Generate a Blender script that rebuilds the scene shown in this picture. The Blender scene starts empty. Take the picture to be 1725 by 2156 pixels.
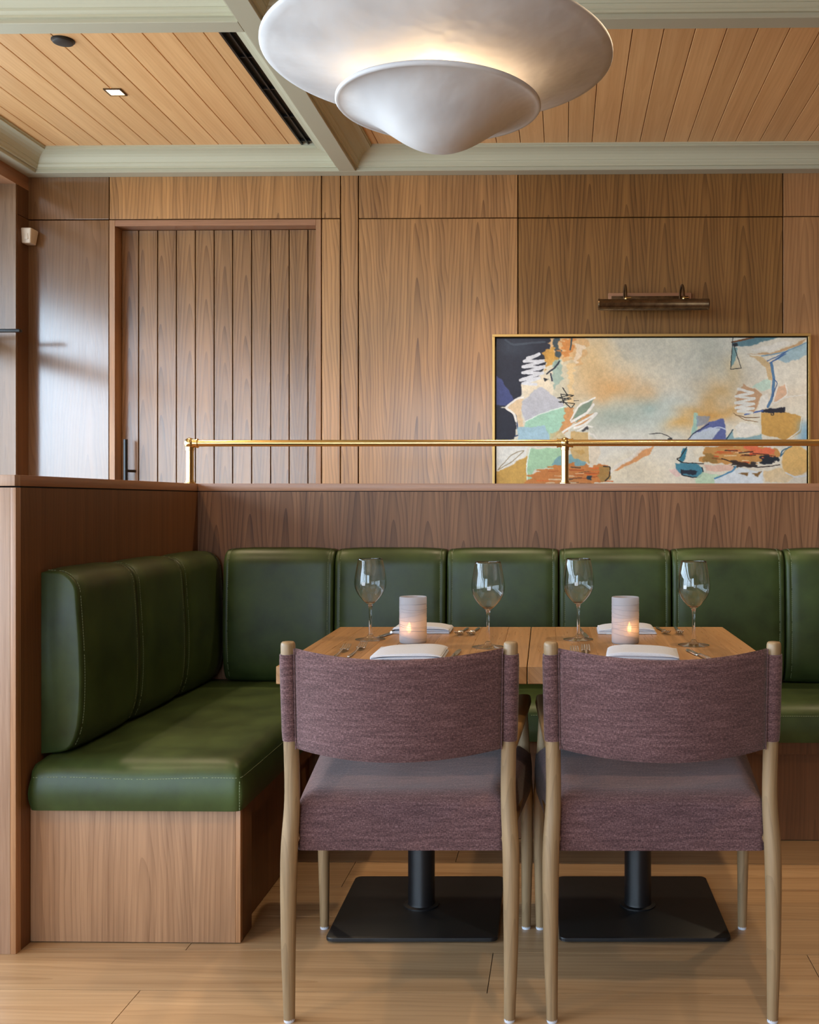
import bpy, bmesh, math, random
import numpy as np
from mathutils import Vector, Matrix

S = bpy.context.scene
C = S.collection
random.seed(7)
R = math.radians

# ------------------------------------------------------------------ camera
cd = bpy.data.cameras.new('camera')
cam = bpy.data.objects.new('camera', cd); C.objects.link(cam)
cam.location = (0, 0, 1.15)
cam.rotation_euler = (R(90), 0, R(1.0))
cd.sensor_fit = 'VERTICAL'; cd.sensor_height = 36.0; cd.sensor_width = 28.8
cd.lens = 2190 / 2156 * 36.0
cd.shift_x = (862.5 - 1147) / 2156
cd.shift_y = (1055 - 1078) / 2156
cd.clip_start = 0.05
S.camera = cam

# ------------------------------------------------------------------ light
WORLD = 14.0
SPOT = 54.0
S.view_settings.view_transform = 'Standard'
S.view_settings.look = 'None'
S.view_settings.exposure = 0.12
S.view_settings.gamma = 1.0
S.view_settings.use_curve_mapping = False
cy = S.cycles
cy.max_bounces = 9; cy.diffuse_bounces = 5; cy.glossy_bounces = 4
cy.transmission_bounces = 8; cy.transparent_max_bounces = 12
cy.caustics_reflective = False; cy.caustics_refractive = False
cy.sample_clamp_indirect = 4.0
cy.use_denoising = True

w = bpy.data.worlds.new('daylight'); S.world = w; w.use_nodes = True
nt = w.node_tree; nt.nodes.clear()
wo = nt.nodes.new('ShaderNodeOutputWorld'); bg = nt.nodes.new('ShaderNodeBackground')
tc = nt.nodes.new('ShaderNodeTexCoord'); sx = nt.nodes.new('ShaderNodeSeparateXYZ')
rp = nt.nodes.new('ShaderNodeValToRGB')
mp = nt.nodes.new('ShaderNodeMapRange'); mp.inputs[1].default_value = -1; mp.inputs[2].default_value = 1
nt.links.new(tc.outputs['Generated'], sx.inputs[0]); nt.links.new(sx.outputs[2], mp.inputs[0])
nt.links.new(mp.outputs[0], rp.inputs[0]); nt.links.new(rp.outputs[0], bg.inputs[0]); nt.links.new(bg.outputs[0], wo.inputs[0])
e = rp.color_ramp.elements
e[0].position = 0.0; e[0].color = (.22, .25, .27, 1)
e[1].position = 1.0; e[1].color = (.56, .76, 1.0, 1)
a = e.new(.485); a.color = (.32, .38, .42, 1)
a = e.new(.515); a.color = (.64, .82, 1.0, 1)
bg.inputs[1].default_value = WORLD


def portal(name, loc, rot, sx_, sy_):
    l = bpy.data.lights.new(name, 'AREA'); l.shape = 'RECTANGLE'; l.size = sx_; l.size_y = sy_
    l.cycles.is_portal = True
    o = bpy.data.objects.new(name, l); C.objects.link(o); o.location = loc; o.rotation_euler = rot


REAR = [(-2.4, -.3)]            # windows behind the camera (x0, x1)
for i, (x0, x1) in enumerate(REAR):
    portal('window_portal', ((x0 + x1) / 2, -3.55, 1.55), (R(90), 0, 0), x1 - x0, 2.2)
portal('window_portal', (-2.86, .95, 1.6), (R(90), 0, R(-90)), 8.1, 2.2)


# ------------------------------------------------------------------ materials
def lin(c):
    c = [v / 255 for v in c]
    return tuple(v / 12.92 if v <= .04045 else ((v + .055) / 1.055) ** 2.4 for v in c) + (1,)


class NT:
    def __init__(self, name):
        self.m = bpy.data.materials.new(name); self.m.use_nodes = True
        self.t = self.m.node_tree; self.t.nodes.clear()
        self.out = self.n('OutputMaterial')

    def n(self, typ, **kw):
        o = self.t.nodes.new('ShaderNode' + typ)
        for k, v in kw.items(): setattr(o, k, v)
        return o

    def l(self, a, b): self.t.links.new(a, b)

    def put(self, v, sock):
        if hasattr(v, 'is_linked'): self.l(v, sock)
        else: sock.default_value = v

    def math(self, op, a, b=None, c=None, clamp=False):
        o = self.n('Math', operation=op, use_clamp=clamp)
        self.put(a, o.inputs[0])
        if b is not None: self.put(b, o.inputs[1])
        if c is not None: self.put(c, o.inputs[2])
        return o.outputs[0]

    def vec(self, x, y, z=0.0):
        o = self.n('CombineXYZ'); self.put(x, o.inputs[0]); self.put(y, o.inputs[1]); self.put(z, o.inputs[2])
        return o.outputs[0]

    def noise(self, v, scale, detail=2.0, rough=.5, dim='2D'):
        o = self.n('TexNoise', noise_dimensions=dim)
        self.l(v, o.inputs['Vector']); o.inputs['Scale'].default_value = scale
        o.inputs['Detail'].default_value = detail; o.inputs['Roughness'].default_value = rough
        return o.outputs['Fac']

    def ramp(self, f, pts):
        o = self.n('ValToRGB'); self.l(f, o.inputs[0]); e = o.color_ramp.elements
        e[0].position, e[0].color = pts[0]; e[1].position, e[1].color = pts[-1]
        for p, c in pts[1:-1]:
            q = e.new(p); q.color = c
        return o.outputs[0]

    def mix(self, f, a, b, mode='MIX'):
        o = self.n('Mix', data_type='RGBA', blend_type=mode)
        self.put(f, o.inputs[0]); self.put(a, o.inputs[6]); self.put(b, o.inputs[7])
        return o.outputs[2]

    def bsdf(self, col, rough=.5, metal=0.0, spec=.5, bump=None, bstr=.2, bdist=.001, coat=0.0, sheen=0.0, **kw):
        p = self.n('BsdfPrincipled')
        self.put(col, p.inputs['Base Color']); self.put(rough, p.inputs['Roughness'])
        p.inputs['Metallic'].default_value = metal; p.inputs['Specular IOR Level'].default_value = spec
        p.inputs['Coat Weight'].default_value = coat; p.inputs['Sheen Weight'].default_value = sheen
        p.inputs['Coat Roughness'].default_value = .16
        for k, v in kw.items(): p.inputs[k].default_value = v
        if bump is not None:
            b = self.n('Bump'); b.inputs['Strength'].default_value = bstr; b.inputs['Distance'].default_value = bdist
            self.l(bump, b.inputs['Height']); self.l(b.outputs[0], p.inputs['Normal'])
        self.l(p.outputs[0], self.out.inputs[0])
        return p


def plain(name, col, rough=.5, **kw):
    t = NT(name); t.bsdf(lin(col), rough, **kw); return t.m


def wood(name, dark, light, axis='Z', leaf=.2, cath=.5, freq=95, taper=.055, rough=.35, fib=.35, streak=.35,
         rnd=1.0, tone=0.0, spec=.5, knots=False, bumpd=.00025, coat=0.0):
    """plain-sawn veneer: grain runs along axis, leaves of width `leaf` show cathedral arches"""
    t = NT(name)
    tcn = t.n('TexCoord'); s = t.n('SeparateXYZ'); t.l(tcn.outputs['Object'], s.inputs[0])
    x, y, z = s.outputs
    if axis == 'Z': u, v = t.math('ADD', x, y), z
    elif axis == 'X': u, v = t.math('ADD', y, z), x
    else: u, v = t.math('ADD', x, z), y
    oi = t.n('ObjectInfo'); r = oi.outputs['Random']
    u = t.math('ADD', u, t.math('MULTIPLY', r, 3.17 * rnd)); v = t.math('ADD', v, t.math('MULTIPLY', r, 11.3 * rnd))
    k = t.math('DIVIDE', u, leaf); fl = t.math('FLOOR', k)
    ul = t.math('MULTIPLY', t.math('SUBTRACT', t.math('SUBTRACT', k, fl), .5), leaf)
    wn = t.n('TexWhiteNoise', noise_dimensions='1D'); t.l(fl, wn.inputs['W']); wv = wn.outputs['Value']
    uv = t.vec(u, v)
    lf = t.noise(t.vec(t.math('MULTIPLY', u, 7.0), t.math('MULTIPLY', v, 1.6)), 1.0, 2.0)
    ul2 = t.math('ADD', ul, t.math('MULTIPLY', t.math('SUBTRACT', lf, .5), leaf * .15))
    rr = t.math('SQRT', t.math('ADD', t.math('MULTIPLY', ul2, ul2), .018 ** 2))
    ph = t.math('ADD', rr, t.math('MULTIPLY', t.math('ADD', v, t.math('MULTIPLY', wv, .35)), taper))
    ph = t.math('ADD', ph, t.math('MULTIPLY', lf, .02))
    fr = t.math('FRACT', t.math('MULTIPLY', ph, freq))
    band = t.math('POWER', fr, 2.5)
    f1 = t.noise(t.vec(t.math('MULTIPLY', u, 190.0), t.math('MULTIPLY', v, 5.0)), 1.0, 2.0, .6)
    f2 = t.noise(t.vec(t.math('MULTIPLY', u, 28.0), t.math('MULTIPLY', v, .7)), 1.0, 3.0, .55)
    val = t.math('ADD', t.math('MULTIPLY', t.math('SUBTRACT', 1.0, band), cath * .5), (1 - cath) * .5)
    val = t.math('ADD', val, t.math('MULTIPLY', t.math('SUBTRACT', f1, .5), fib * 1.6))
    val = t.math('ADD', val, t.math('MULTIPLY', t.math('SUBTRACT', f2, .5), streak * 2.2))
    val = t.math('ADD', val, t.math('MULTIPLY', t.math('SUBTRACT', wv, .5), .14))
    val = t.math('ADD', val, .18, clamp=True)
    col = t.mix(val, lin(dark), lin(light))
    if tone:
        h = t.n('HueSaturation'); t.l(col, h.inputs['Color'])
        t.l(t.math('ADD', t.math('MULTIPLY', r, tone), 1 - tone / 2), h.inputs['Value']); col = h.outputs[0]
    if knots:
        vo = t.n('TexVoronoi', voronoi_dimensions='2D'); t.l(t.vec(t.math('MULTIPLY', u, 3.0), t.math('MULTIPLY', v, 1.7)), vo.inputs['Vector']); vo.inputs['Scale'].default_value = 1.0
        kf = t.math('LESS_THAN', vo.outputs['Distance'], .035)
        col = t.mix(t.math('MULTIPLY', kf, .45), col, lin((70, 45, 28)))
    rg = t.math('ADD', rough - .06, t.math('MULTIPLY', f1, .12))
    t.bsdf(col, rg, spec=spec, bump=f1, bstr=.35, bdist=bumpd, coat=coat)
    return t.m


M = {}
M['wall_walnut'] = wood('wall_walnut', (92, 58, 30), (194, 141, 86), 'Z', .30, .8, 58, .05, .36, fib=.22, coat=.3)
M['wall_walnut_brown'] = wood('wall_walnut_brown', (80, 52, 25), (158, 112, 62), 'Z', .19, .85, 58, .06, .42, fib=.22, rnd=.0, spec=.3)
M['wall_walnut_pink'] = wood('wall_walnut_pink', (120, 78, 46), (192, 142, 94), 'Z', .24, .6, 62, .05, .4, fib=.22)
M['wall_walnut_gloss'] = wood('wall_walnut_gloss', (84, 56, 33), (136, 97, 62), 'Z', .40, .6, 60, .05, .18, fib=.2, spec=.7, streak=.25, coat=.7)
M['door_walnut'] = wood('door_walnut', (80, 51, 28), (158, 115, 74), 'Z', .11, .75, 70, .055, .24, fib=.2, tone=.12, spec=.6, coat=.35)
M['trim_walnut'] = wood('trim_walnut', (108, 72, 46), (178, 130, 90), 'Z', .2, .3, 80, .03, .36)
M['trim_walnut_x'] = wood('trim_walnut_x', (110, 72, 50), (172, 122, 88), 'X', .2, .2, 80, .03, .36)
M['trim_walnut_y'] = wood('trim_walnut_y', (110, 70, 46), (172, 120, 82), 'Y', .2, .2, 80, .03, .36)
M['part_walnut'] = wood('part_walnut', (70, 44, 28), (146, 104, 72), 'Z', .135, .85, 66, .065, .42, fib=.2, rnd=0, spec=.25)
M['side_walnut'] = wood('side_walnut', (74, 46, 27), (120, 80, 50), 'Z', .3, .45, 70, .03, .45, fib=.25, spec=.25)
M['bench_walnut'] = wood('bench_walnut', (112, 78, 54), (182, 140, 104), 'Z', .28, .5, 75, .035, .42, fib=.3, spec=.3)
M['end_walnut'] = wood('end_walnut', (118, 86, 64), (184, 148, 120), 'Z', .3, .2, 80, .03, .38)
M['jamb_walnut'] = wood('jamb_walnut', (84, 58, 38), (136, 104, 76), 'Z', .3, .3, 80, .03, .3)
M['oak_floor'] = wood('oak_floor', (128, 93, 59), (184, 149, 110), 'X', .23, .5, 60, .02, .38, fib=.22, tone=.14)
M['cedar'] = wood('cedar', (204, 147, 92), (240, 194, 138), 'Y', .12, .35, 70, .02, .45, fib=.25, tone=.14)
M['oak_table'] = wood('oak_table', (124, 86, 50), (180, 136, 90), 'Y', .1, .5, 80, .03, .3, fib=.14, tone=.26)
M['oak_chair'] = wood('oak_chair', (94, 74, 50), (156, 129, 94), 'Z', .035, .4, 130, .04, .45, fib=.4)
M['oak_arm'] = wood('oak_arm', (92, 68, 42), (148, 116, 78), 'Y', .04, .4, 130, .04, .42, fib=.5)
M['gap'] = plain('gap', (30, 20, 14), .8)
M['sage'] = plain('sage_paint', (192, 190, 166), .45)
M['sage_beam'] = plain('sage_beam_paint', (184, 180, 158), .5)
M['plaster_wall'] = plain('plaster_wall', (214, 200, 180), .8)
M['black'] = plain('black_powder_coat', (16, 16, 18), .42)
M['black_metal'] = plain('black_metal', (24, 24, 26), .35)
M['bronze_frame'] = plain('bronze_frame', (44, 36, 30), .4)
M['brass'] = plain('brass', (214, 182, 120), .25, metal=1.0)
M['gold_leaf'] = plain('gold_frame', (200, 160, 96), .4, metal=.8)
M['steel'] = plain('cutlery_steel', (222, 218, 212), .24, metal=1.0)
M['white_plastic'] = plain('cream_plastic', (226, 208, 186), .4)
M['glide'] = plain('glide', (200, 205, 215), .4)
M['napkin_tag'] = plain('napkin_tag', (196, 200, 206), .8)
M['wax'] = plain('wax', (235, 228, 215), .5)
M['stitch'] = plain('stitch_thread', (128, 140, 104), .7)
M['logo'] = plain('etched_logo', (232, 236, 240), .6)
M['canvas_edge'] = plain('canvas_edge', (24, 20, 18), .7)


def leather():
    t = NT('green_leather')
    tcn = t.n('TexCoord'); g = tcn.outputs['Object']
    n1 = t.noise(g, 6, 4, .6, '3D'); n2 = t.noise(g, 420, 2, .6, '3D')
    col = t.ramp(n1, [(.3, lin((40, 50, 22))), (.7, lin((62, 77, 37)))])
    rg = t.math('ADD', .35, t.math('MULTIPLY', n1, .16))
    t.bsdf(col, rg, spec=.34, bump=n2, bstr=.25, bdist=.0004)
    return t.m


def fabric(name='mauve_tweed', ky=.9):
    t = NT(name)
    tcn = t.n('TexCoord'); s = t.n('SeparateXYZ'); t.l(tcn.outputs['Object'], s.inputs[0])
    x, y, z = s.outputs
    u = t.math('ADD', x, t.math('MULTIPLY', y, .35 if ky else 0.0)); v = t.math('ADD', z, t.math('MULTIPLY', y, ky))
    n1 = t.noise(t.vec(t.math('MULTIPLY', u, 150.0), t.math('MULTIPLY', v, 700.0)), 1.0, 3, .7)
    n2 = t.noise(t.vec(t.math('MULTIPLY', u, 650.0), t.math('MULTIPLY', v, 160.0)), 1.0, 2, .6)
    n3 = t.noise(t.vec(t.math('MULTIPLY', u, 14.0), t.math('MULTIPLY', v, 160.0)), 1.0, 3, .6)
    f = t.math('ADD', t.math('MULTIPLY', n1, .5), t.math('ADD', t.math('MULTIPLY', n2, .28), t.math('MULTIPLY', n3, .22)))
    col = t.ramp(f, [(.33, lin((45, 28, 27))), (.5, lin((84, 58, 58))), (.68, lin((134, 102, 101)))])
    t.bsdf(col, .85, spec=.2, bump=f, bstr=.6, bdist=.0012, sheen=.15)
    return t.m


def linen():
    t = NT('grey_linen')
    tcn = t.n('TexCoord')
    n = t.noise(tcn.outputs['Object'], 900, 2, .6, '3D')
    t.bsdf(t.ramp(n, [(.3, lin((168, 172, 184))), (.7, lin((198, 202, 212)))]), .85, spec=.2, bump=n, bstr=.3, bdist=.0004)
    return t.m


def lamp_plaster():
    t = NT('lamp_plaster')
    tcn = t.n('TexCoord')
    n = t.noise(tcn.outputs['Object'], 7, 3, .5, '3D'); n2 = t.noise(tcn.outputs['Object'], 3.2, 2, .5, '3D')
    col = t.ramp(n2, [(.35, lin((198, 197, 199))), (.65, lin((228, 226, 226)))])
    t.bsdf(col, .6, spec=.3, bump=n, bstr=.5, bdist=.014)
    return t.m


def antique_brass():
    t = NT('antique_brass')
    tcn = t.n('TexCoord')
    n = t.noise(tcn.outputs['Object'], 30, 4, .6, '3D')
    t.bsdf(t.ramp(n, [(.3, lin((74, 56, 38))), (.7, lin((118, 94, 66)))]), .36, metal=.85)
    return t.m


def frosted():
    t = NT('frosted_glass')
    tl = t.n('BsdfTranslucent'); tl.inputs[0].default_value = (.78, .78, .82, 1)
    df = t.n('BsdfDiffuse'); df.inputs[0].default_value = (.62, .64, .70, 1)
    rf = t.n('BsdfRefraction'); rf.inputs['Color'].default_value = (.85, .85, .88, 1); rf.inputs['Roughness'].default_value = .42; rf.inputs['IOR'].default_value = 1.12
    m1 = t.n('MixShader'); m1.inputs[0].default_value = .45; t.l(df.outputs[0], m1.inputs[1]); t.l(tl.outputs[0], m1.inputs[2])
    m2 = t.n('MixShader'); m2.inputs[0].default_value = .35; t.l(m1.outputs[0], m2.inputs[1]); t.l(rf.outputs[0], m2.inputs[2])
    t.l(m2.outputs[0], t.out.inputs[0]); return t.m


def thin_glass(name, base, edge, tint=(1, 1, 1, 1), rough=.02):
    t = NT(name)
    tr = t.n('BsdfTransparent'); tr.inputs[0].default_value = tint
    gl = t.n('BsdfGlossy'); gl.inputs['Roughness'].default_value = rough
    lw = t.n('LayerWeight'); lw.inputs[0].default_value = .5
    f = t.math('ADD', t.math('MULTIPLY', t.math('POWER', lw.outputs['Facing'], 3.0), edge), base, clamp=True)
    mx = t.n('MixShader'); t.l(f, mx.inputs[0]); t.l(tr.outputs[0], mx.inputs[1]); t.l(gl.outputs[0], mx.inputs[2])
    t.l(mx.outputs[0], t.out.inputs[0]); return t.m


def clear_glass():
    t = NT('clear_glass')
    g = t.n('BsdfGlass'); g.inputs['IOR'].default_value = 1.46; g.inputs['Roughness'].default_value = .0
    t.l(g.outputs[0], t.out.inputs[0]); return t.m


def emit(name, col, st):
    t = NT(name); em = t.n('Emission'); em.inputs[0].default_value = lin(col); em.inputs[1].default_value = st
    t.l(em.outputs[0], t.out.inputs[0]); return t.m


def paint_mat():
    t = NT('painted_canvas')
    at = t.n('Attribute', attribute_name='paint')
    tcn = t.n('TexCoord'); n = t.noise(tcn.outputs['Object'], 90, 3, .6, '3D')
    t.bsdf(at.outputs['Color'], .55, spec=.3, bump=n, bstr=.25, bdist=.001)
    return t.m


M['leather'] = leather(); M['fabric'] = fabric(); M['fabric_back'] = fabric('mauve_tweed_back', 0.0); M['linen'] = linen(); M['lamp'] = lamp_plaster()
M['antique'] = antique_brass(); M['frost'] = frosted()
M['bowl_glass'] = thin_glass('bowl_glass', .07, .8, (.98, .985, .985, 1))
M['foot_glass'] = thin_glass('foot_glass', .16, .8, (.97, .975, .97, 1), .05)
M['pane'] = thin_glass('window_pane', .03, .5)
M['glass'] = clear_glass()
M['bulb'] = emit('bulb', (255, 206, 140), 14.0)
M['led'] = emit('downlight_led', (255, 226, 180), 12.0)
M['flame'] = emit('flame', (255, 160, 70), 26.0)
M['paint'] = paint_mat()


# ------------------------------------------------------------------ helpers
def link(name, me, parent=None, loc=None):
    o = bpy.data.objects.new(name, me); C.objects.link(o)
    if parent is not None: o.parent = parent
    if loc is not None: o.location = loc
    return o


def finish(bm, name, mat, parent=None, smooth=False, angle=40):
    bmesh.ops.recalc_face_normals(bm, faces=bm.faces)
    me = bpy.data.meshes.new(name); bm.to_mesh(me); bm.free()
    me.materials.append(M[mat] if isinstance(mat, str) else mat)
    if smooth:
        me.shade_smooth()
        if angle is not None: me.set_sharp_from_angle(angle=R(angle))
    return link(name, me, parent)


def tag(o, label=None, cat=None, group=None, kind=None):
    if label: o['label'] = label
    if cat: o['category'] = cat
    if group: o['group'] = group
    if kind: o['kind'] = kind
    return o


def empty(name, loc=(0, 0, 0), rz=0.0):
    o = bpy.data.objects.new(name, None); C.objects.link(o); o.empty_display_size = .05
    o.location = loc; o.rotation_euler = (0, 0, rz); return o


def copy_tree(o, parent=None):
    c = o.copy(); C.objects.link(c)
    if parent is not None: c.parent = parent
    for ch in o.children: copy_tree(ch, c)
    return c


def bm_box(bm, x0, x1, y0, y1, z0, z1, bev=0.0, seg=2):
    r = bmesh.ops.create_cube(bm, size=1.0, matrix=Matrix.Translation(((x0 + x1) / 2, (y0 + y1) / 2, (z0 + z1) / 2)) @ Matrix.Diagonal((x1 - x0, y1 - y0, z1 - z0, 1)))
    if bev:
        es = list({e for v in r['verts'] for e in v.link_edges})
        bmesh.ops.bevel(bm, geom=es, offset=bev, segments=seg, affect='EDGES', profile=.6)


def box(name, x0, x1, y0, y1, z0, z1, mat, parent=None, bev=0.0, seg=2):
    bm = bmesh.new(); bm_box(bm, x0, x1, y0, y1, z0, z1, bev, seg)
    return finish(bm, name, mat, parent, smooth=bev > 0, angle=35)


def bm_lathe(bm, prof, n=32, cx=0, cy=0, close=False):
    rings = []
    for r, z in prof:
        if r < 1e-6: rings.append([bm.verts.new((cx, cy, z))])
        else: rings.append([bm.verts.new((cx + r * math.cos(2 * math.pi * i / n), cy + r * math.sin(2 * math.pi * i / n), z)) for i in range(n)])
    seq = list(zip(rings, rings[1:])) + ([(rings[-1], rings[0])] if close else [])
    for a, b in seq:
        for i in range(n):
            j = (i + 1) % n
            if len(a) == 1 and len(b) == 1: continue
            if len(a) == 1: bm.faces.new((a[0], b[i], b[j]))
            elif len(b) == 1: bm.faces.new((a[i], a[j], b[0]))
            else: bm.faces.new((a[i], a[j], b[j], b[i]))


def lathe(name, prof, mat, parent=None, n=32, cx=0, cy=0, angle=40, close=False):
    bm = bmesh.new(); bm_lathe(bm, prof, n, cx, cy, close)
    return finish(bm, name, mat, parent, True, angle)


def bm_tube(bm, pts, rad, n=12, cap=True, flat=None):
    """sweep a circle along pts (list of Vector) with radius per point"""
    pts = [Vector(p) for p in pts]
    if not hasattr(rad, '__len__'): rad = [rad] * len(pts)
    rings = []
    t0 = (pts[1] - pts[0]).normalized()
    ref = Vector((1, 0, 0)) if abs(t0.x) < .9 else Vector((0, 1, 0))
    for i, p in enumerate(pts):
        t = (pts[min(i + 1, len(pts) - 1)] - pts[max(i - 1, 0)]).normalized()
        a = (ref - t * ref.dot(t)).normalized(); b = t.cross(a); ref = a
        sb = 1.0 if flat is None else flat
        rings.append([bm.verts.new(p + (a * math.cos(2 * math.pi * k / n) + b * sb * math.sin(2 * math.pi * k / n)) * rad[i]) for k in range(n)])
    for A, B in zip(rings, rings[1:]):
        for k in range(n): bm.faces.new((A[k], A[(k + 1) % n], B[(k + 1) % n], B[k]))
    if cap:
        bm.faces.new(rings[0][::-1]); bm.faces.new(rings[-1])


def tube(name, pts, rad, mat, parent=None, n=12, angle=50):
    bm = bmesh.new(); bm_tube(bm, pts, rad, n)
    return finish(bm, name, mat, parent, True, angle)


def stitches(name, pts, parent, step=.0075, dash=.0050, r=.0008, mat='stitch'):
    """a run of thread dashes along a polyline"""
    bm = bmesh.new(); acc = 0.0
    pts = [Vector(p) for p in pts]
    for a, b in zip(pts, pts[1:]):
        d = b - a; L = d.length
        if L < 1e-6: continue
        d /= L; s = (step - acc) % step
        while s + dash * .5 < L:
            p = a + d * s
            bm_tube(bm, [p, p + d * dash], r, 4)
            s += step
        acc = (acc + L) % step
    o = finish(bm, name, mat, parent); o['kind'] = 'stuff'
    return o


# ------------------------------------------------------------------ room: floor
XL, YB = -2.643, 5.1
floor = box('floor', -2.9, 5.0, -3.6, 5.3, -.06, -.004, 'gap'); tag(floor, kind='structure')
rows = [(2.428 + .22 * (i - 10)) for i in range(23)]
special = {10: [-2.3, -.177, .619, 1.9], 11: [-2.2, -.966, .8, 2.3], 9: [-1.9, -.993, .75, 2.0], 12: [-1.6, .25, 1.5], 13: [-2.0, -.66, 1.1]}
for i, y0 in enumerate(rows):
    ends = special.get(i)
    if ends is None:
        ends = [-2.4 + random.random() * 1.2]
        while ends[-1] < 2.6: ends.append(ends[-1] + 1.0 + random.random() * .9)
    xs = [-2.64] + ends + [3.6 if ends[-1] < 3.4 else 4.8]
    for a, b in zip(xs, xs[1:]):
        box('plank', a + .0010, b - .0010, y0 + .0011, y0 + .2189, -.004, 0.0, 'oak_floor', floor)
bigf = box('floor_boards', -2.9, 5.0, -3.6, rows[0], -.004, 0.0, 'oak_floor', floor)

# ------------------------------------------------------------------ back wall
wb = box('wall_back', -2.95, 5.0, 5.2, 5.3, 0, 3.0, 'gap'); tag(wb, kind='structure')
PT = 2.755
def panel(x0, x1, z0, z1, mat, y=5.1, th=.1, name='panel', parent=None):
    return box(name, x0, x1, y, y + th, z0, z1, mat, parent or wb, .0015, 1)
panel(-2.66, -2.243, 2.543, PT, 'wall_walnut_gloss'); panel(-2.239, -1.190, 2.543, PT, 'wall_walnut')
panel(-1.1855, -1.0965, 2.543, PT, 'wall_walnut'); panel(-1.0915, -1.0075, .1, PT, 'wall_walnut')
panel(-1.0025, -.2220, 2.542, PT, 'wall_walnut'); panel(-.2175, 1.0740, 2.542, PT, 'wall_walnut_brown'); panel(1.0785, 2.4, 2.542, PT, 'wall_walnut_pink')
panel(2.405, 5.0, .1, PT, 'wall_walnut')
panel(-2.66, -2.2435, .1, 2.538, 'wall_walnut_gloss')
panel(-1.1855, -1.0965, .1, 2.538, 'wall_walnut')
panel(-1.0025, -.2220, .1, 2.5375, 'wall_walnut'); panel(-.2175, 1.0740, .1, 2.5375, 'wall_walnut_brown', y=5.102); panel(1.0785, 2.4, .1, 2.5375, 'wall_walnut_pink')
bb = box('baseboard_back', -2.66, 5.0, 5.088, 5.2, 0, .1, 'trim_walnut_x'); tag(bb, kind='structure')

door = box('door_1', -2.2125, -1.2165, 5.195, 5.1995, .01, 2.52, 'gap'); tag(door, kind='structure')
box('jamb', -2.2405, -2.2125, 5.1, 5.2, 0.1, 2.538, 'trim_walnut', door, .001, 1)
box('jamb', -1.2160, -1.1905, 5.1, 5.2, 0.1, 2.538, 'trim_walnut', door, .001, 1)
box('head', -2.2120, -1.2165, 5.1, 5.2, 2.508, 2.538, 'trim_walnut_x', door, .001, 1)
bx = [-2.2120, -2.126, -2.0302, -1.9356, -1.8398, -1.7453, -1.6521, -1.5566, -1.4611, -1.368, -1.2736, -1.2170]
for a, b in zip(bx, bx[1:]):
    box('board', a + .0022, b - .0022, 5.177, 5.195, .02, 2.506, 'door_walnut', door, .0012, 1)
h = tube('pull_handle', [(-2.165, 5.112, .90), (-2.165, 5.112, 1.4555)], .0105, 'black_metal', door, 12)
for zz in (1.02, 1.30):
    tube('standoff', [(-2.165, 5.112, zz), (-2.145, 5.178, zz)], .007, 'black_metal', h, 10)

# ------------------------------------------------------------------ left wall with its window
wl = box('wall_left', -2.95, XL, 5.0, 5.2, 0, 2.54, 'side_walnut'); tag(wl, kind='structure')
box('panel', -2.95, XL, -3.6, 5.2, 2.6845, 2.95, 'trim_walnut_y', wl)
box('panel', -2.95, XL, 5.0, 5.2, 2.543, 2.6845, 'side_walnut', wl)
box('panel', -2.95, XL, -3.6, 5.0, 0, .5, 'trim_walnut_y', wl)
box('panel', -2.95, XL, -3.6, -3.1, .5, 2.6845, 'side_walnut', wl)
w1 = empty('window_1', (-2.86, 2.7, .5)); tag(w1, kind='structure')
def wpart(name, x0, x1, y0, y1, z0, z1, mat, bev=0):
    o = box(name, x0 + 2.86, x1 + 2.86, y0 - 2.7, y1 - 2.7, z0 - .5, z1 - .5, mat, w1, bev); return o
wpart('window_jamb', -2.95, -2.646, 4.985, 4.9995, .5, 2.6845, 'jamb_walnut')
wpart('window_frame', -2.90, -2.82, -3.1, -3.04, .5, 2.6845, 'bronze_frame')
wpart('window_frame', -2.90, -2.82, 4.925, 4.985, .5, 2.6845, 'bronze_frame')
wpart('window_frame', -2.90, -2.82, -3.04, 4.925, 2.62, 2.6845, 'bronze_frame')
wpart('window_frame', -2.90, -2.82, -3.04, 4.925, .5, .57, 'bronze_frame')
wpart('mullion', -2.90, -2.82, 1.88, 1.94, .57, 2.62, 'bronze_frame')
wpart('mullion', -2.90, -2.82, .30, .36, .57, 2.62, 'bronze_frame')
wpart('mullion', -2.90, -2.82, -1.3, -1.24, .57, 2.62, 'bronze_frame')
wpart('mullion', -2.90, -2.82, 3.30, 3.36, .57, 2.62, 'bronze_frame')
wpart('transom', -2.90, -2.83, -3.04, 4.985, 1.885, 1.965, 'bronze_frame')
wpart('stay_bar', -2.84, -2.565, 4.865, 4.895, 1.949, 1.964, 'black_metal', .005)
wpart('pane', -2.862, -2.858, -3.04, 4.925, .57, 2.62, 'pane')

aw = box('trim_20', -4.3, -2.96, -3.7, 5.6, 2.74, 2.80, 'canvas_edge'); tag(aw, kind='structure')   # unseen awning, added outside to dim the sky in the upper wall reflections

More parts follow.
